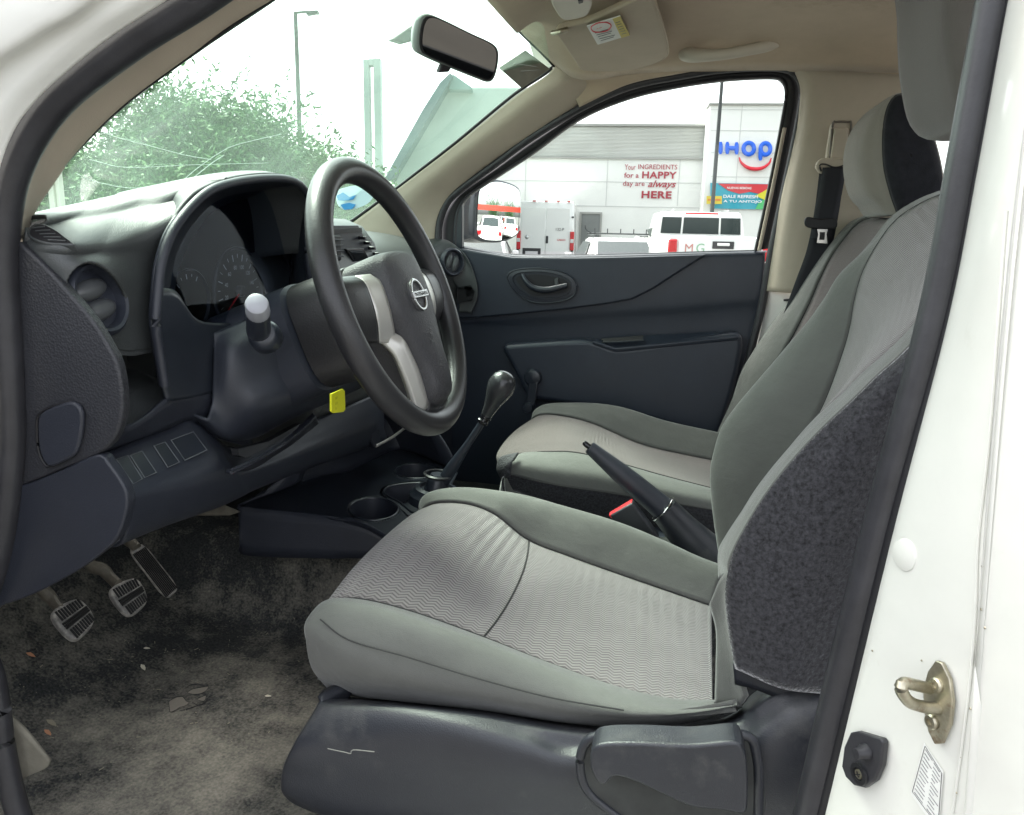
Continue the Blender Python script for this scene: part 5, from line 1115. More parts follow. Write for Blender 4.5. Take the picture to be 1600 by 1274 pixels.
slab('dimming_tab', [RP(x, y, .0) for x, y in ((692, 100), (708, 102), (702, 113), (686, 114))], -rn*.010, M_['black'], rv, bevel=.002)
slab('mirror_mount', [W(612, 62, y=.0), W(648, 36, y=.0), W(660, 45, y=.0), W(655, 62, y=.0), W(632, 68, y=.0)], (-.02, .03, .005), M_['black'], rv, bevel=.003)
# sticker on the glass, upper right corner, and the blue one low down
def GL(px, py, t):  # on the windshield near its passenger edge
    return W(px, py, y=t)
sk1 = slab('windshield_sticker', [GL(779, 106, .46), GL(820, 79, .50), GL(858, 108, .575), GL(815, 138, .52)], (.002, 0, 0), mat('faded_grey_sticker', (.20, .19, .16), .7, var=(20, .15)), None, bevel=0)
tag(sk1, 'faded grey square sticker in the upper corner of the windshield', 'sticker')
for k in range(2): tube('sticker_line', [GL(800+k*12, 100+k*12, .47)+Vector((.004, -.003, 0)), GL(836+k*4, 105+k*5, .49)+Vector((.004, -.003, 0))], .0006, M_['greyink'], sk1, res=0, n=4)
bs_m = mat('blue_sticker', (.03, .25, .55), .5); bs_c = mat('pale_blue_sticker', (.5, .65, .7), .5)
sk2 = slab('windshield_emblem', [W(x, y, y=.50) for x, y in ((527, 300), (540, 293), (560, 290), (575, 296), (583, 306), (575, 318), (556, 326), (538, 328), (527, 318))], (-.001, .001, 0), bs_c, None, bevel=0, res=40)
tag(sk2, 'round blue and white sticker low on the windshield, seen through the steering wheel', 'sticker')
slab('sticker_wave', [W(x, y, y=.497) for x, y in ((526, 306), (536, 301), (546, 308), (556, 305), (552, 312), (538, 314), (528, 313))], (-.001, .001, 0), bs_m, sk2, bevel=0)
slab('sticker_wave', [W(x, y, y=.497) for x, y in ((532, 320), (546, 317), (556, 320), (550, 327), (538, 328))], (-.001, .001, 0), bs_m, sk2, bevel=0)

# ================================================================== PEDALS
rubber = mat('worn_pedal_rubber', (.17, .165, .155), .5, .4, var=(80, .4), dirt=((.38, .36, .32), 60, .45, .62))
dark_r = mat('pedal_groove', (.008, .008, .008), .8)
steelp = mat('pedal_arm_paint', (.11, .10, .08), .5, .4, var=(60, .3))
def pedal(name, label, o4, arm, yb, kind):
    """o4: corners top-left, top-right, bottom-right, bottom-left in the photo"""
    P = row(o4, yb) if kind != 'acc' else row(o4, yb)
    n = (P[1]-P[0]).cross(P[3]-P[0]).normalized()
    if n.dot(CAM-P[0]) < 0: n = -n
    t = thing(name, label, 'pedal', sum(P, Vector())/4)
    pts = []
    for k in range(4):
        a, b = P[k], P[(k+1) % 4]; pts += [a.lerp(b, .16), a.lerp(b, .5)+(a.lerp(b, .5)-sum(P, Vector())/4)*(.09 if kind != 'acc' else .0), a.lerp(b, .84)]
    pad = slab('pedal_pad', pts, -n*.010, rubber, t, bevel=.003, res=60)
    def UV(u, v, a=.0006): return P[0].lerp(P[1], u).lerp(P[3].lerp(P[2], u), v)+n*a
    if kind == 'acc':
        for k in range(9): tube('pad_groove', [UV(.12+.095*k, .05), UV(.12+.095*k, .95)], .0011, dark_r, pad, res=0, n=5)
    else:
        for k in range(9):
            u = .12+.095*k
            tube('pad_groove', [UV(u, .06), UV(u, .36)], .0016, dark_r, pad, res=0, n=5)
            tube('pad_groove', [UV(u, .66), UV(u, .95)], .0016, dark_r, pad, res=0, n=5)
        for k in range(3): tube('pad_groove', [UV(.04, .44+.07*k), UV(.96, .44+.07*k)], .0018, dark_r, pad, res=0, n=5)
    tube('pedal_arm', [W(x, y, y=yy) for x, y, yy in arm], .0065, steelp, t, n=10, res=30, flat=1.6)
    return t
pedal('clutch_pedal', 'ribbed clutch pedal, leftmost of the three pedals', [(78, 957, -.52), (124, 932, -.47), (152, 968, -.47), (119, 1004, -.52)], [(95, 955, -.50), (84, 940, -.49), (70, 925, -.49), (40, 900, -.49), (10, 860, -.48)], -.5, 'c')
pedal('brake_pedal', 'ribbed brake pedal with worn dusty rubber, between the other two pedals', [(169, 921, -.42), (214, 900, -.37), (234, 938, -.37), (203, 966, -.42)], [(185, 915, -.40), (172, 902, -.39), (160, 890, -.39), (140, 882, -.39), (110, 840, -.38)], -.4, 'b')
pedal('accelerator_pedal', 'long narrow accelerator pedal, rightmost of the three pedals', [(202, 864, -.36), (226, 850, -.34), (281, 920, -.30), (260, 939, -.32)], [(214, 858, -.35), (205, 848, -.345), (192, 838, -.34), (160, 800, -.34)], -.33, 'acc')
# bracket under the knee panel
slab('wiring_bracket', [W(x, y, x=-.60) for x, y in ((300, 795), (345, 782), (355, 790), (378, 800), (360, 806), (302, 806))], (-.01, 0, 0), steelp, dash, bevel=.002)
# ================================================================== LITTER ON THE CARPET
def FZ(px, py, h=.002):
    v = CF+CR*((px-CX)/FPX)+CU*((CY-py)/FPX)
    dg = bpy.context.evaluated_depsgraph_get(); o = bpy.data.objects['floor_carpet']
    ok, loc, nor, i = o.ray_cast(CAM-WORLD['floor_carpet'], v)
    return (loc+WORLD['floor_carpet']+nor*h, nor) if ok else (W(px, py, z=.66), Vector((0, 0, 1)))
bpy.context.view_layer.update()
leafm = mat('dry_leaf', (.45, .22, .12), .8); strawm = mat('dry_straw', (.24, .22, .16), .85); crumb = mat('pale_crumb', (.6, .57, .45), .8)
def leaf(px, py, s, m, label, ang):
    p, n = FZ(px, py); d = Vector((math.cos(ang), math.sin(ang), 0)); e = n.cross(d).normalized(); d = e.cross(n)
    pts = [p-d*s, p-d*s*.3+e*s*.4+n*s*.15, p+d*s*.4+e*s*.35, p+d*s, p+d*s*.3-e*s*.35+n*s*.1, p-d*s*.4-e*s*.3]
    o = slab('dry_leaf', pts, n*.0008, m, None, bevel=0); tag(o, label, 'leaf', 'leaf scraps on the carpet'); return o
leaf(47, 1025, .007, leafm, 'reddish dry leaf scrap on the carpet below the clutch pedal', .3)
leaf(74, 1147, .007, leafm, 'reddish dry leaf scrap beside the painted sunlit patch of the kick panel', -.2)
leaf(229, 1015, .005, crumb, 'upper one of two pale leaf scraps below the brake pedal', .6)
leaf(223, 1045, .008, crumb, 'lower one of two pale leaf scraps below the brake pedal', -.5)
leaf(419, 1090, .005, crumb, 'small pale crumb on the carpet left of the driver seat base', .2)
leaf(80, 1132, .009, strawm, 'thin pale leaf strip on the carpet near the door sill', -.1)
# torn patch of the carpet showing the pale layer below
under = mat('foam_underlay', (.17, .155, .13), .95, bump=(200, 1)); 
tp = thing('carpet_tear', 'torn hole in the carpet showing pale underlay', 'carpet tear', FZ(290, 1095)[0])
def FS(pts, h=.002): return [FZ(x, y, h)[0] for x, y in pts]
for q in ([(264, 1098), (268, 1095), (276, 1091), (285, 1090), (291, 1097), (296, 1099), (289, 1105), (281, 1107), (274, 1112), (266, 1114), (265, 1107)], [(293, 1084), (301, 1078), (312, 1076), (326, 1074), (322, 1081), (313, 1085), (303, 1086)], [(308, 1094), (316, 1090), (322, 1088), (320, 1096), (313, 1097)]):
    P_ = [FZ(x, y, .0012)[0] for x, y in q]
    mk('underlay_patch', P_, [tuple(range(len(P_)))], under, tp, smooth=False)
    P_ = FS(q, .0014); tube('frayed_edge', [p+Vector((random.uniform(-.0008, .0008), random.uniform(-.0008, .0008), 0)) for p in P_], [.0002, .0006, .0002, .0005, .0002], M_['carpet'], tp, closed=True, n=5, res=50)
for q in ([(256, 1082), (262, 1086), (270, 1084), (276, 1090)], [(252, 1090), (262, 1092), (268, 1091)], [(290, 1076), (298, 1071), (310, 1070), (322, 1072)], [(300, 1098), (312, 1103), (326, 1094)], [(280, 1112), (296, 1108), (316, 1101)]):
    tube('torn_crease', FS(q, .0008), [.0003, .0009, .0002], M_['black'], tp, n=4, res=14)
random.seed(4)
# crumbs and straw, too many to count
V = []; F = []
for k in range(200):
    px = random.gauss(230, 140); py = random.gauss(1060, 70)
    if px < 5 or px > 480 or py < 930 or py > 1270 or (px > 430 and py > 1100): continue
    p, n = FZ(px, py, .0008); an = random.uniform(0, 6.28); s = random.uniform(.00025, .0008); l = s*random.choice([1, 1, 1, 1.5, 3, 5])
    d = Vector((math.cos(an), math.sin(an), 0)); e = n.cross(d).normalized(); b = len(V)
    V += [p-d*l-e*s*.6, p+d*l-e*s*.6, p+d*l+e*s*.6, p-d*l+e*s*.6]; V += [x+n*.0006 for x in V[-4:]]
    F += [(b, b+1, b+2, b+3), (b+4, b+5, b+6, b+7), (b, b+1, b+5, b+4), (b+2, b+3, b+7, b+6), (b, b+3, b+7, b+4), (b+1, b+2, b+6, b+5)]
tag(mk('crumbs', V, F, strawm, smooth=False), 'fine straw and crumbs scattered over the driver carpet', 'litter', kind='stuff')

# ================================================================== OUTSIDE
asph = mat('parking_asphalt', (.12, .117, .108), .9, .3, var=(.6, .12), bump=(30, .4))
gr = mk('ground', [(-600, -600, 0), (600, -600, 0), (600, 900, 0), (-600, 900, 0)], [(0, 1, 2, 3)], asph, smooth=False); tag(gr, kind='structure')
def stripe(name, a, b, wd):
    a, b = Vector(a), Vector(b); s = (b-a).cross(Vector((0, 0, 1))).normalized()*wd/2
    return [a-s, b-s, b+s, a+s]
V = []; F = []
for k in range(-6, 12):
    q = stripe('l', (k*2.7-8, 9, .005), (k*2.7-9.5, 14, .005), .12); b = len(V); V += q; F.append((b, b+1, b+2, b+3))
    q = stripe('l', (k*2.7-2, -3.5, .005), (k*2.7-2, -8.5, .005), .12); b = len(V); V += q; F.append((b, b+1, b+2, b+3))
tag(mk('parking_markings', V, F, mat('road_paint', (.6, .6, .56), .7), smooth=False), kind='structure')

YW = R(12); FH = Vector((-math.sin(YW), math.cos(YW), 0)); RH = Vector((math.cos(YW), math.sin(YW), 0))
FR = (RH*math.cos(R(7))-FH*math.sin(R(7))).normalized()       # along the shop front
FN = Vector((FR.y, -FR.x, 0)).normalized()                    # out of the wall, towards the car
if FN.dot(-FH) < 0: FN = -FN
D0 = CAM+FH*30
def Q(px, py, off=0):
    v = CF+CR*((px-CX)/FPX)+CU*((CY-py)/FPX)
    return CAM+v*((D0+FN*off-CAM).dot(FN)/v.dot(FN))
def wall_rect(name, px0, py0, px1, py1, off, th, m, parent, bevel=.01, z0=None):
    a, b = Q(px0, py0, off), Q(px1, py0, off); lo = Q((px0+px1)/2, py1, off).z if z0 is None else z0
    tz = (a.z+b.z)/2
    pts = [Vector((a.x, a.y, lo)), Vector((b.x, b.y, lo)), Vector((b.x, b.y, tz)), Vector((a.x, a.y, tz))]
    return slab(name, pts, -FN*th, m, parent, bevel=bevel, smooth=False)
wallp = mat('white_wall_panel', (.72, .72, .69), .7, .3, var=(.8, .04), bump=(20, .1))
sid = mat('ribbed_grey_siding', (.68, .685, .655), .6, .4, var=(.5, .05))
shop = thing('restaurant_building', 'white shop front with ribbed grey band and taller tower at its right', 'building', D0-Vector((0, 0, CAM.z)))
wall_rect('wall', 735, 247, 1112, 400, 0, 8, wallp, shop, z0=0)
sd_ = wall_rect('siding_band', 735, 196, 1108, 247, -.05, 7.8, sid, shop)
a_, b_ = Q(735, 221, -.05), Q(1108, 221, -.05); zt_, zb_ = Q(830, 196, -.05).z, Q(830, 247, -.05).z
V = []; F = []
nr = 24
for k in range(nr):
    z = zb_+(zt_-zb_)*(k+.5)/nr; h = (zt_-zb_)/nr*.28; b = len(V)
    for p in (a_, b_):
        for dz, o in ((-h, 0), (-h*.4, .06), (h*.4, .06), (h, 0)): V.append(Vector((p.x, p.y, z+dz))+FN*o)
    for j in range(3): F.append((b+j, b+j+1, b+5+j, b+4+j))
mk('siding_ribs', V, F, sid, sd_, smooth=False)
capm = mat('wall_coping', (.3, .3, .28), .6)
wall_rect('roof_coping', 733, 193, 1110, 197, .12, .4, capm, shop)
wall_rect('band_flashing', 733, 245.5, 1110, 248, .10, .3, capm, shop)
jm_ = mat('panel_joint', (.50, .50, .49), .8)
for py in (284, 322): wall_rect('panel_joint', 735, py-.5, 1110, py+.5, .012, .02, jm_, shop, bevel=0)
for px in (822, 950, 1063): wall_rect('panel_joint', px-.5, 249, px+.5, 322, .014, .02, jm_, shop, bevel=0)
wall_rect('tower', 1110, 163, 1420, 400, 1.2, 6, wallp, shop, z0=0)
for py in (172, 205, 240, 278): wall_rect('panel_joint', 1111, py-.4, 1420, py+.4, 1.212, .02, jm_, shop, bevel=0)
for px in (1160, 1262): wall_rect('panel_joint', px-.4, 165, px+.4, 320, 1.214, .02, jm_, shop, bevel=0)
wall_rect('tower_coping', 1108, 161, 1424, 164, 1.3, 1, capm, shop)
dm = mat('grey_steel_door', (.16, .17, .165), .5, var=(4, .08))
sdz = wall_rect('service_door', 909, 335, 938, 400, .04, .1, dm, shop, z0=.02)
wall_rect('door_frame', 906, 332, 909, 400, .07, .12, capm, sdz, z0=.0); wall_rect('door_frame', 938, 332, 941, 400, .07, .12, capm, sdz, z0=.0); wall_rect('door_frame', 906, 331.5, 941, 335, .072, .12, capm, sdz)
# slogan
redp = mat('dark_red_lettering', (.32, .012, .03), .6)
slog = thing('wall_slogan', 'dark red painted slogan about ingredients on the white wall', 'lettering', Q(1015, 285, .03))
def wtext(s, px0, px1, pyt, pyb, m, parent, off=.03, ext=.02, bold=0, shear=0, name='lettering', space=1):
    o = Q(px0, pyb, off); wd = (Q(px1, pyb, off)-o).length; h = Q(px0, pyt, off).z-o.z
    return text(name, s, o, FR, (0, 0, 1), h, m, parent, ext=ext, off=bold, width=wd, shear=shear, space=space)
wtext('Your', 976, 993, 257, 265.5, redp, slog, bold=.004, name='slogan_word')
wtext('INGREDIENTS', 997, 1058, 257, 264.5, redp, slog, bold=.006, name='slogan_word')
wtext('for a', 975, 998, 270, 278, redp, slog, bold=.012, name='slogan_word')
wtext('HAPPY', 1003, 1057, 268, 279, redp, slog, bold=.03, name='slogan_word', space=1.08)
wtext('day are', 973, 1007, 283, 293, redp, slog, bold=.004, name='slogan_word')
wtext('always', 1012, 1056, 282, 296, redp, slog, bold=.016, shear=.35, name='slogan_word')
wtext('HERE', 1002, 1049, 298.5, 310, redp, slog, bold=.035, name='slogan_word', space=1.08)
# rounded blue shop letters with a red smile
sgn = thing('shop_sign', 'rounded blue shop letters with red smile on the tower', 'sign', Q(1165, 235, 1.25))
blu = mat('sign_blue', (.0, .10, .62), .35)
sred = mat('sign_red', (.62, .01, .03), .35)
def stroke(pts, w_, m, name='letter', closed=False, res=24, parent=sgn):
    P = [Q(x, y, 1.32) for x, y in pts]; r = (Q(1160+w_/2, 235, 1.32)-Q(1160, 235, 1.32)).length
    o = tube(name, P, r, m, parent, n=12, res=res if len(P) > 2 else 0, closed=closed, flat=.55, up=tuple(Vector((0, 0, 1)).cross(FR)), caps=True)
    return o
def letter(strokes, label):
    V = []; F = []
    for pts, closed in strokes:
        P = [Q(x, y, 1.32) for x, y in pts]; r = (Q(1163.4, 235, 1.32)-Q(1160, 235, 1.32)).length
        Pn = cr_len(P, 28, closed) if len(P) > 2 else np.array([tuple(P[0].lerp(P[1], t)) for t in np.linspace(0, 1, 8)])
        for i in range(len(Pn) if closed else len(Pn)-1):
            pass
        b = len(V); n = 12; N = len(Pn)
        for i in range(N):
            a = Pn[(i-1) % N] if closed else Pn[max(i-1, 0)]; c = Pn[(i+1) % N] if closed else Pn[min(i+1, N-1)]
            t = Vector(c-a).normalized(); s = t.cross(FN).normalized()
            k = 1 if closed else min(1, .55+.45*min(i, N-1-i)/1.5)
            for j in range(n):
                an = 2*math.pi*j/n; V.append(Vector(Pn[i])+s*math.cos(an)*r*k+FN*math.sin(an)*r*.5)
        for i in range(N if closed else N-1):
            for j in range(n): F.append((b+i*n+j, b+i*n+(j+1) % n, b+((i+1) % N)*n+(j+1) % n, b+((i+1) % N)*n+j))
        if not closed: F.append(tuple(range(b, b+n))); F.append(tuple(range(b+(N-1)*n, b+N*n)))
    return mk('letter', V, F, blu, sgn)
letter([([(1126, 222), (1126, 241)], False)], 'I')
letter([([(1136.5, 222), (1136.5, 241)], False), ([(1151, 222.5), (1151, 241.5)], False), ([(1136.5, 231.5), (1151, 232)], False)], 'H')
letter([([(1170+8.2*math.cos(2*math.pi*k/12), 232.5+9*math.sin(2*math.pi*k/12)) for k in range(12)], True)], 'O')
letter([([(1196+7.6*math.cos(2*math.pi*k/12), 233+9*math.sin(2*math.pi*k/12)) for k in range(12)], True), ([(1188.4, 233), (1188.2, 251)], False)], 'P')
sm = tube('smile', [Q(x, y, 1.3) for x, y in ((1155, 246), (1158, 254), (1168, 262), (1181, 264.5), (1193, 262), (1202, 255), (1205, 247))], [.02, .045, .06, .065, .06, .045, .02], sred, sgn, n=10, res=30)
# menu banner
bn = thing('menu_banner', 'colourful banner in teal, red and yellow under the blue letters', 'banner', Q(1155, 305, 1.3))
def bq(name, pts, off, m, par=None): return slab(name, [Q(x, y, off) for x, y in pts], -FN*.01, m, par or bn, bevel=0, smooth=False)
bq('banner_sheet', [(1110, 286), (1222, 288), (1222, 328), (1110, 326)], 1.28, mat('banner_teal', (.03, .32, .42), .6))
bq('banner_red_field', [(1122, 287), (1222, 288.5), (1222, 293), (1205, 300), (1190, 304), (1172, 300), (1155, 303), (1138, 298)], 1.30, mat('banner_red', (.55, .03, .04), .6))
bq('banner_yellow_field', [(1180, 306), (1192, 300), (1206, 291), (1222, 288.7), (1222, 320), (1200, 315)], 1.32, mat('banner_yellow', (.6, .55, .03), .6))
bq('banner_green_field', [(1185, 318), (1200, 306), (1222, 312), (1222, 328), (1180, 327)], 1.31, mat('banner_green', (.08, .45, .15), .6))
wp_ = mat('banner_white', (.75, .75, .75), .6)
wtext('NUEVAS BEBIDAS', 1136, 1174, 292, 295.5, wp_, bn, off=1.33, ext=.005, bold=.01, name='banner_text')
wtext('DALE REFRESH', 1130, 1184, 304.5, 309.5, wp_, bn, off=1.35, ext=.005, bold=.02, name='banner_text')
wtext('A TU ANTOJO', 1130, 1190, 312.5, 317.5, wp_, bn, off=1.35, ext=.005, bold=.02, name='banner_text')
yp = thing('yellow_notice', 'small yellow notice on the tower wall beside the lamp post', 'notice', Q(1115, 312, 1.3))
bq('notice_sheet', [(1104, 306.5), (1128, 306.5), (1128, 319), (1104, 319)], 1.45, mat('notice_yellow', (.62, .48, .04), .6), yp)
bq('notice_stripe', [(1106, 311), (1126, 311), (1126, 314), (1106, 314)], 1.46, mat('notice_orange', (.6, .2, .03), .6), yp)

# ---- helpers for free-standing things: everything below stands on the ground
polem = mat('dark_pole_paint', (.03, .035, .035), .5)
def lamp_post(label, px, base_d, py_top, r=.07, arm=None):
    t_ = CAM+(CF+CR*((px-CX)/FPX)+CU*((CY-py_top)/FPX)).normalized()*1.0
    v = (t_-CAM); hv = Vector((v.x, v.y, 0)).length; k = base_d/hv; top = CAM+v*k
    o = thing('lamp_post', label, 'street lamp', (top.x, top.y, 0), group='parking lamp posts')
    tube('pole', [Vector((top.x, top.y, 0)), top], [r*1.1, r*.75], polem, o, res=8, n=14)
    box('base_plate', (top.x, top.y, .02), (.4, .4, .04), polem, o)
    if arm:
        for s in arm:
            e = top+CR*s[0]+Vector((0, 0, s[1])); e.z = top.z+s[1]
            tube('arm', [top-Vector((0, 0, .02)), e], .035, polem, o, res=3, n=8)
            slab('lamp_head', [e+CR*a+Vector((0, 0, b)) for a, b in ((-.05, .03), (.32 if s[0] > 0 else -.32, .05), (.34 if s[0] > 0 else -.34, -.02), (0, -.06))], FH*.22, polem, o, bevel=.015)
    return o
lamp_post('thin dark lamp post in front of the blue shop letters', 1131, 17, 90, .045, [(.5, .05)])
lamp_post('tall dark lamp post rising behind the trees, seen through the windshield', 461.5, 24, 19, .075, [(.30, .01)])
# sign pylon: tall open rectangular loop
py_ = thing('sign_pylon', 'tall pale rectangular open-frame pylon beyond the trees', 'pylon', W(580, 200, d=34)*1)
pale = mat('pale_pylon', (.30, .36, .34), .5)
def PY(px, py, d=34.): 
    v = CF+CR*((px-CX)/FPX)+CU*((CY-py)/FPX); n = FH; return CAM+v*((FH*d).dot(n)/v.dot(n))
def vrect(name, px0, px1, py0, py1, d, th, m, par, z0=None):
    a, b = PY(px0, py0, d), PY(px1, py0, d); z1 = (a.z+b.z)/2; z = PY((px0+px1)/2, py1, d).z if z0 is None else z0
    return slab(name, [Vector((a.x, a.y, z)), Vector((b.x, b.y, z)), Vector((b.x, b.y, z1)), Vector((a.x, a.y, z1))], FH*th, m, par, bevel=.01, smooth=False)
vrect('post', 567, 576, 93, 0, 34, .5, pale, py_, z0=0); vrect('post', 583, 594, 91, 0, 34, .5, pale, py_, z0=0); vrect('cross_beam', 576.2, 582.8, 92, 102, 34, .45, pale, py_)
# pale building with a slanted dark edge, seen through the windshield
b2_ = thing('slanted_building', 'pale building with a steep dark sloping roof edge, seen through the windshield', 'building', PY(700, 300, 20))
pale2 = mat('pale_render', (.34, .40, .38), .7, var=(.5, .05)); pale3 = mat('dark_teal_fascia', (.06, .10, .12), .5)
slab('gable_wall', [PY(x, y, 20) for x, y in ((612, 300), (640, 230), (700, 137), (826, 137), (745, 240), (735, 430), (612, 430))], FH*8, pale2, b2_, bevel=.02, smooth=False)
slab('sloping_roof_edge', [PY(x, y, 19.4) for x, y in ((600, 280), (611, 283), (672, 180), (708, 118), (703, 114), (688, 128), (660, 172))], FH*1.5, pale3, b2_, bevel=.02, smooth=False)
slab('roof_gable', [PY(x, y, 19.6) for x, y in ((700, 140), (708, 116), (738, 137), (738, 141))], FH*2, mat('teal_roof', (.12, .2, .2), .5), b2_, bevel=.02, smooth=False)
# white gate posts low at the left of the windshield
gtm = mat('white_post_paint', (.6, .6, .52), .6)
for i, (px, lab_) in enumerate(((86, 'left one of two pale posts at the left end of the windshield'), (97, 'right one of two pale posts at the left end of the windshield'))):
    p = PY(px, 330, 9); q = PY(px-2+i*1, 258, 9)
    o = thing('boundary_post', lab_, 'post', (p.x, p.y, 0), group='pale boundary posts')
    box('shaft', (p.x, p.y, q.z/2), (.05+.02*(1-i), .07, q.z), gtm, o, .006); box('cap', (p.x, p.y, q.z+.02), (.09, .09, .04), gtm, o, .006)

# ---- trees
leafg = mat('tree_leaves', (.035, .115, .03), .6, .3, var=(2, .35)); leafg2 = mat('tree_leaves_light', (.07, .17, .045), .6, .3, var=(2, .3))
bark = mat('bark', (.07, .055, .04), .9, bump=(40, .5))
LEAF = 1.0
def tree(label, px, d, py_top, pxw, seed, n=9000, base=None, name='tree'):
    rng = np.random.default_rng(seed); top = PY(px, py_top, d) if base is None else Vector(base); H = top.z; rw = pxw/FPX*d
    o = thing(name, label, 'tree', (top.x, top.y, 0), group='trees beyond the windshield')
    tr = Vector((top.x, top.y, 0))
    tube('trunk', [tr, tr+Vector((.1, .05, H*.25)), tr+Vector((0, 0, H*.5)), tr+Vector((.05, 0, H*.8))], [.16, .12, .08, .02], bark, o, n=10, res=14)
    tips = []; V = []; F = []
    for k in range(44):
        an = rng.uniform(0, 6.28); h = rng.uniform(.15, .85)*H; el = rng.uniform(.2, 1.1); L = rw*rng.uniform(.55, 1.15)*(1.15-.7*abs(h/H-.45))
        s = tr+Vector((0, 0, h*.6)); e = s+Vector((math.cos(an)*math.cos(el)*L, math.sin(an)*math.cos(el)*L, math.sin(el)*L*1.0))
        if e.z > H*1.02: e.z = H*rng.uniform(.9, 1.02)
        if e.z < .5: e.z = .5
        tips.append((s, e))
    for k, (s, e) in enumerate(tips[:18]): 
        m_ = s.lerp(e, .5)+Vector((0, 0, .15)); P = cr_len([s, m_, e], 8); b = len(V)
        for i in range(8):
            for j in range(5): an = 6.283*j/5; r = .045*(1-i/8)+.008; V.append(Vector(P[i])+Vector((math.cos(an)*r, math.sin(an)*r, 0)))
        for i in range(7):
            for j in range(5): F.append((b+i*5+j, b+i*5+(j+1) % 5, b+(i+1)*5+(j+1) % 5, b+(i+1)*5+j))
    mk('limbs', V, F, bark, o)
    # sprays of small leaves along thin twigs
    C0 = []; DD = []
    nsp = n//12
    for k in range(nsp):
        s, e = tips[rng.integers(len(tips))]; t = rng.uniform(.25, 1.05); c = np.array(s.lerp(e, t))+rng.normal(size=3)*rw*.17
        dv = rng.normal(size=3)*.6+np.array([0, 0, .9]); dv /= np.linalg.norm(dv)
        for j in range(12):
            C0.append(c+dv*(j*.045)+rng.normal(size=3)*.035)
    C0 = np.array(C0); C0[:, 2] = np.clip(C0[:, 2], .2, H*1.06); N = len(C0)
    a = rng.normal(size=(N, 3)); a /= np.linalg.norm(a, axis=1)[:, None]; b = rng.normal(size=(N, 3)); b -= (a*b).sum(1)[:, None]*a; b /= np.linalg.norm(b, axis=1)[:, None]
    l = LEAF*rng.uniform(.035, .075, (N, 1))*(d/15)**.6; w_ = l*.34
    vs_ = np.stack([C0-a*l, C0+b*w_, C0+a*l, C0-b*w_], 1).reshape(-1, 3)
    half = N//2*4
    for nm, vv, mm in (('crown', vs_[:half], leafg), ('crown_light_leaves', vs_[half:], leafg2)):
        k = len(vv)//4
        mk(nm, vv, [(4*i, 4*i+1, 4*i+2, 4*i+3) for i in range(k)], mm, o, smooth=False, recalc=False)
    return o
tree('largest feathery green tree, left of the tall lamp post', 330, 13, 104, 150, 1, 120000)
tree('feathery tree at the far left edge of the windshield', 150, 12, 190, 110, 2, 56000)
tree('dense tree in front of the tall lamp post', 445, 15, 150, 95, 3, 54000)
tree('lower tree between the lamp post and the pale pylon', 540, 17, 208, 75, 4, 34000)
tree('small bush-like tree just above the gauge hood', 250, 11, 215, 110, 5, 46000)
tree('small round tree right of the pylon foot', 480, 14, 225, 70, 6, 10000)
# low wall behind them and hedge
lw = thing('boundary_wall', 'low grey boundary wall behind the trees', 'wall', PY(300, 370, 22))
vrect('wall_face', -100, 620, 322, 0, 22, .3, mat('grey_block_wall', (.28, .3, .27), .9, var=(1, .1), bump=(10, .3)), lw, z0=0)

# ---- vehicles
tyre = mat('tyre', (.015, .015, .015), .85); rimm = mat('wheel_rim', (.35, .35, .36), .35, metal=.8); carglass = mat('car_glass', (.02, .028, .028), .06, .6)
vwhite = mat('vehicle_white', (.75, .75, .73), .25, coat=.7); tail = mat('tail_lamp_red', (.5, .01, .015), .15, coat=.5); blackp = mat('bumper_plastic', (.03, .03, .032), .6); steel = mat('polished_bumper', (.5, .5, .5), .25, metal=.9)
platem = mat('plate_white', (.6, .6, .6), .5)
def car_wheels(o, L, Wd, r, xs):
    for x in xs:
        for s in (-1, 1):
            w_ = lathe('wheel', (x, s*(Wd/2-.11), r), (0, s, 0), [(r*.62, -.1), (r*.95, -.1), (r, -.06), (r, .06), (r*.95, .1), (r*.62, .1)], tyre, o, n=28, local=True)
            lathe('rim', (x, s*(Wd/2-.11), r), (0, s, 0), [(0, .06), (r*.2, .075), (r*.3, .06), (r*.55, .05), (r*.64, .085)], rimm, w_, n=20, local=True)
def hull(name, secs, m, o, bevel=.03, **k):
    """secs: (x, half-width, z0, z1) boxes lofted along x (local: x forward)"""
    V = []; F = []
    for x, hw0, z0, hw1, z1 in secs: V += [(x, -hw0, z0), (x, hw0, z0), (x, hw1, z1), (x, -hw1, z1)]
    for i in range(len(secs)-1):
        for j in range(4): F.append((i*4+j, i*4+(j+1) % 4, (i+1)*4+(j+1) % 4, (i+1)*4+j))
    F += [(3, 2, 1, 0), tuple(range(4*len(secs)-4, 4*len(secs)))]
    return mk(name, V, F, m, o, local=True, bevel=bevel, seg=3, **k)
def lbox(name, c, s, m, o, bevel=.01, **k): return box(name, c, s, m, o, bevel, local=True, **k)
def place(o, px, d, rot, ref=0.0):
    p = PY(px, 372, d); o.location = (p.x, p.y, 0); o.rotation_euler = (0, 0, rot)
AW = math.atan2(FH.y, FH.x)         # heading straight away from the camera
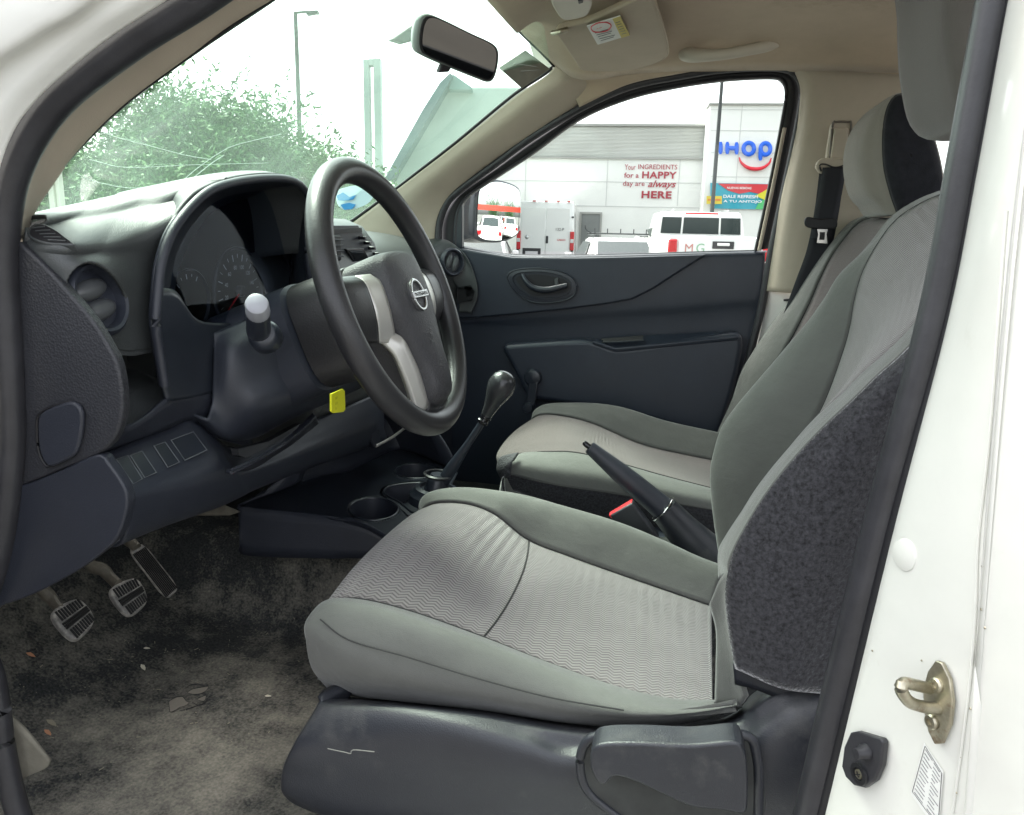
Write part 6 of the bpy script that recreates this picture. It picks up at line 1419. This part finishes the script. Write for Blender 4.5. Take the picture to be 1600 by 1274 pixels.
# delivery van seen from behind
van = thing('delivery_van', 'white high-roof delivery van seen from behind', 'van')
hull('body', [(0, .98, .45, .90, 2.45), (.03, 1.0, .4, .92, 2.5), (4.2, 1.0, .4, .92, 2.5), (4.9, .98, .4, .86, 2.0)], vwhite, van, .07)
hull('bonnet', [(4.85, .95, .4, .85, 1.35), (5.7, .85, .45, .75, 1.0)], vwhite, van, .05)
for s in (-1, 1):
    dr_ = slab('rear_door', [Vector((-.012, s*a, z)) for a, z in ((.015, .55), (.86, .55), (.80, 2.28), (.015, 2.28))], (.02, 0, 0), vwhite, van, bevel=.008, local=True)
    lbox('hinge', (-.02, s*.9, 2.0), (.05, .08, .05), blackp, dr_); lbox('hinge', (-.02, s*.92, .9), (.05, .08, .05), blackp, dr_)
    tl_ = lbox('tail_lamp', (-.03, s*.90, 1.22), (.09, .14, .62), tail, van, .02); lbox('lamp_white_segment', (-.08, s*.90, 1.22), (.02, .11, .12), platem, tl_, .004)
    lbox('door_mirror', (4.3, s*1.14, 1.35), (.12, .22, .38), blackp, van, .03)
lbox('door_handle', (-.03, -.06, 1.25), (.03, .08, .24), blackp, van); lbox('rear_bumper', (-.08, 0, .5), (.2, 1.9, .18), blackp, van, .03)
pl_ = lbox('number_plate', (-.03, .45, .78), (.02, .42, .15), platem, van, .004); lbox('plate_recess', (-.018, .45, .82), (.02, .62, .28), blackp, van, .01)
for y in (-.75, -.4, 0, .4): lbox('roof_marker', (-.01, y, 2.5), (.06, .1, .04), tail, van, .008)
text('van_number', '132-P', (-.035, -.35, 1.55), (0, -1, 0), (0, 0, 1), .09, blackp, van, ext=.002, local=True)
text('van_badge', 'CARGO', (-.035, -.40, 1.22), (0, -1, 0), (0, 0, 1), .06, tail, van, ext=.002, local=True, off=.02)
lathe('van_emblem', (-.015, .62, 1.32), (-1, 0, 0), [(.07, 0), (.06, .015), (0, .02)], steel, van, n=16, local=True)
car_wheels(van, 5.7, 2.0, .36, (1.0, 4.6)); place(van, 852, 26.5, AW-.10)
# pickup seen from behind
pk = thing('white_pickup', 'white pickup truck seen from behind at the right of the window', 'pickup truck')
hull('bed', [(0, .90, .55, .92, 1.42), (1.9, .92, .5, .94, 1.43)], vwhite, pk, .04)
hull('cabin', [(1.92, .93, .5, .93, 1.42), (3.9, .93, .5, .93, 1.36)], vwhite, pk, .04)
hull('greenhouse', [(1.90, .90, 1.40, .80, 1.83), (2.0, .90, 1.40, .79, 1.90), (3.2, .88, 1.40, .78, 1.90), (3.95, .84, 1.3, .80, 1.38)], vwhite, pk, .07)
hull('bonnet', [(3.85, .92, .5, .88, 1.2), (5.2, .85, .5, .8, 1.0)], vwhite, pk, .05)
for a, b in ((-.80, -.40), (-.36, .36), (.40, .80)):
    slab('rear_window', [Vector((1.875, y, z)) for y, z in ((a, 1.47), (b, 1.47), (b*.97, 1.79), (a*.97, 1.79))], (.03, 0, 0), carglass, pk, bevel=.004, local=True)
lbox('stop_lamp', (1.90, 0, 1.87), (.04, .66, .035), tail, pk, .006)
tg = slab('tailgate', [Vector((-.02, y, z)) for y, z in ((-.72, .62), (.72, .62), (.74, 1.40), (-.74, 1.40))], (.03, 0, 0), vwhite, pk, bevel=.01, local=True)
lbox('tailgate_handle', (-.03, -.05, 1.27), (.02, .38, .13), blackp, tg, .02); lbox('handle_lever', (-.045, -.05, 1.28), (.02, .22, .05), vwhite, tg, .01)
for s in (-1, 1): lbox('tail_lamp', (-.01, s*.84, 1.18), (.08, .16, .36), tail, pk, .03)
grn = mat('faded_letter_green', (.25, .42, .28), .6)
text('tailgate_letter', 'M', (-.026, .62, 1.13), (0, -1, 0), (0, 0, 1), .15, mat('faded_letter_red', (.5, .2, .18), .6), tg, ext=.002, local=True)
text('tailgate_letter', 'G', (-.026, .42, 1.13), (0, -1, 0), (0, 0, 1), .16, grn, tg, ext=.002, local=True)
lbox('rear_bumper', (-.12, 0, .52), (.2, 1.7, .16), steel, pk, .03); lbox('roof_rail', (2.5, -.55, 1.93), (1.0, .04, .04), steel, pk); lbox('roof_rail', (2.5, .55, 1.93), (1.0, .04, .04), steel, pk)
for s in (-1, 1): lbox('door_mirror', (3.5, s*1.03, 1.3), (.1, .2, .2), vwhite, pk, .03)
car_wheels(pk, 5.2, 1.84, .36, (1.0, 4.3)); place(pk, 1126, 14.0, AW-.04)
# saloon shape used for several parked cars
def saloon(label, paint, group=None):
    o = thing('parked_car', label, 'car', group=group)
    hull('body', [(0, .78, .35, .80, .86), (.25, .86, .28, .86, .98), (1.0, .88, .22, .86, 1.0), (3.2, .88, .22, .86, .96), (4.1, .84, .25, .78, .82), (4.4, .74, .32, .68, .66)], paint, o, .06)
    hull('roof', [(.45, .78, .96, .60, 1.02), (1.05, .80, .97, .60, 1.42), (1.8, .80, .97, .62, 1.46), (2.5, .80, .95, .60, 1.42), (3.3, .76, .92, .70, .96)], paint, o, .05)
    slab('rear_window', [Vector(p) for p in ((.47, -.58, 1.05), (.47, .58, 1.05), (.98, .52, 1.385), (.98, -.52, 1.385))], (.03, 0, -.05), carglass, o, bevel=.004, local=True)
    for v_ in o.children: pass
    slab('windshield', [Vector(p) for p in ((3.22, -.62, 1.02), (3.22, .62, 1.02), (2.56, .54, 1.39), (2.56, -.54, 1.39))], (-.03, 0, -.05), carglass, o, bevel=.004, local=True)
    for s in (-1, 1):
        slab('side_window', [Vector((x, s*yy, z)) for x, yy, z in ((.80, .80, 1.02), (3.0, .80, 1.02), (2.45, .655, 1.36), (1.15, .655, 1.36))], (0, s*.012, .004), carglass, o, bevel=.003, local=True)
        lbox('tail_lamp', (.03, s*.68, .80), (.12, .22, .16), tail, o, .03); lbox('headlight', (4.33, s*.60, .62), (.12, .24, .12), steel, o, .03)
        lbox('door_mirror', (2.9, s*.96, 1.02), (.08, .16, .12), paint, o, .03)
    lbox('rear_bumper', (-.04, 0, .45), (.18, 1.55, .2), paint, o, .05); lbox('number_plate', (-.01, 0, .72), (.04, .35, .12), platem, o, .003)
    car_wheels(o, 4.4, 1.76, .31, (.85, 3.5))
    return o
def copy_tree(o):
    def cp(s, par):
        c = s.copy(); COL.objects.link(c); c.parent = par
        for ch in list(s.children): cp(ch, c)
        return c
    return cp(o, None)
c1_ = saloon('white hatchback with roof bars between the van and the pickup', vwhite); place(c1_, 985, 15.5, AW+.02); c1_.scale = (1, 1, .93)
rk = [];
for s in (-1, 1): tube('roof_rail', [Vector((1.1, s*.55, 1.50)), Vector((2.4, s*.55, 1.50))], .02, polem, c1_, res=4, n=8, local=True)
for x in (1.3, 2.2):
    tube('cross_bar', [Vector((x, -.62, 1.55)), Vector((x, .62, 1.55))], .018, polem, c1_, res=4, n=8, local=True)
for y in (-.55, -.28, 0, .28, .55): tube('rack_fork', [Vector((1.3, y, 1.55)), Vector((1.3, y, 1.66))], .012, polem, c1_, res=3, n=6, local=True)
tube('rack_fork', [Vector((1.3, .62, 1.55)), Vector((1.3, .74, 1.63)), Vector((1.3, .76, 1.72))], .014, polem, c1_, res=6, n=6, local=True)
slab('rack_paddle', [Vector((1.25, y, z)) for y, z in ((-.62, 1.5), (-.55, 1.66), (-.72, 1.74), (-.92, 1.68), (-.95, 1.55), (-.80, 1.48))], (.03, 0, 0), mat('grey_board', (.12, .14, .13), .5), c1_, bevel=.008, local=True)
c2_ = copy_tree(c1_)
for ch in list(c2_.children):
    if ch.name.split('.')[0] in ('roof_rail', 'cross_bar', 'rack_fork', 'rack_paddle'): bpy.data.objects.remove(ch)
c2_['label'] = 'white car with a red tail lamp just showing below the door mirror'
place(c2_, 745, 16.5, AW+.05)
# what the door mirror sees: cars parked behind, a red banner, trees
G_ = 'cars seen in the door mirror'
proto = c2_
def mirror_car(label, x, y, rot):
    c = copy_tree(proto); c['label'] = label; c['group'] = G_; c.location = (x, y, 0); c.rotation_euler = (0, 0, rot)
mirror_car('nearest of the white cars reflected in the door mirror', 7.0, 3.4, .3)
mirror_car('white car in the door mirror, right-hand one of the middle row', 12.0, 4.8, .3)
mirror_car('white car in the door mirror, left-hand one of the middle row', 11.2, 7.2, .3)
mirror_car('white car in the door mirror, right-hand one of the far row', 18.5, 6.9, .3)
mirror_car('white car in the door mirror, left-hand one of the far row', 17.8, 9.3, .3)
rb = thing('red_banner', 'long red banner reflected in the door mirror above parked cars', 'banner', (24, 10, 0))
slab('banner_cloth', [Vector((24, 4, 1.9)), Vector((24, 24, 1.9)), Vector((24, 24, 2.5)), Vector((24, 4, 2.5))], (.05, 0, 0), mat('mirror_red', (.5, .04, .02), .6), rb, bevel=0)
for y in (4.5, 10, 16, 22): tube('banner_post', [Vector((24.1, y, 0)), Vector((24.1, y, 2.6))], .05, polem, rb, res=3, n=8)
lb_ = thing('side_building', 'beige building wall reflected at the left of the door mirror', 'building', (20, 16, 0))
slab('wall', [Vector((14, 15, 0)), Vector((30, 21, 0)), Vector((30, 21, 7)), Vector((14, 15, 7))], (-.5, 1, 0), mat('beige_render', (.3, .27, .22), .8), lb_, bevel=0)
slab('roof_edge', [Vector((14, 15, 7.01)), Vector((30, 21, 7.01)), Vector((30, 21, 7.3)), Vector((14, 15, 7.3))], (-.6, 1.2, 0), capm, lb_, bevel=0)

tree('broad tree behind the red banner, reflected in the door mirror', 0, 30, 0, 90, 21, 5000, base=(30, 11.5, 4.6))
tree('smaller tree behind the red banner, reflected in the door mirror', 0, 30, 0, 70, 22, 4000, base=(29, 15.5, 3.8))

# ================================================================== THE OPEN DRIVER DOOR (swung forward, out of view; added to block side light)
od_ = thing('driver_door', 'open driver door swung forward beside the camera, just outside the picture', 'vehicle door', (-.70, -.80, .3))
th = R(80)
def OD(u, z, a=0): return Vector((-.70+u*math.cos(th)-a*math.sin(th), -.80-u*math.sin(th)-a*math.cos(th), z))
dn = Vector((math.sin(th), math.cos(th), 0))
slab('inner_panel', [OD(*q) for q in ((.0, .70), (.95, .68), (1.0, .95), (.98, 1.31), (.0, 1.29))], -dn*.10, M_['door'], od_, bevel=.02)
slab('outer_skin', [p-dn*.102 for p in [OD(*q) for q in ((-.02, .66), (.98, .64), (1.04, .95), (1.0, 1.33), (-.02, 1.31))]], -dn*.02, M_['white'], od_, bevel=.008)
slab('arm_rest', [OD(*q)+dn*.002 for q in ((.25, .95), (.85, .97), (.85, 1.04), (.25, 1.02))], dn*.05, M_['door'], od_, bevel=.012)
tube('window_frame', [OD(*q)-dn*.05 for q in ((.0, 1.30), (.22, 1.48), (.5, 1.63), (.8, 1.70), (.95, 1.66), (.99, 1.50), (.98, 1.31))], .022, M_['black'], od_, res=50, n=10)
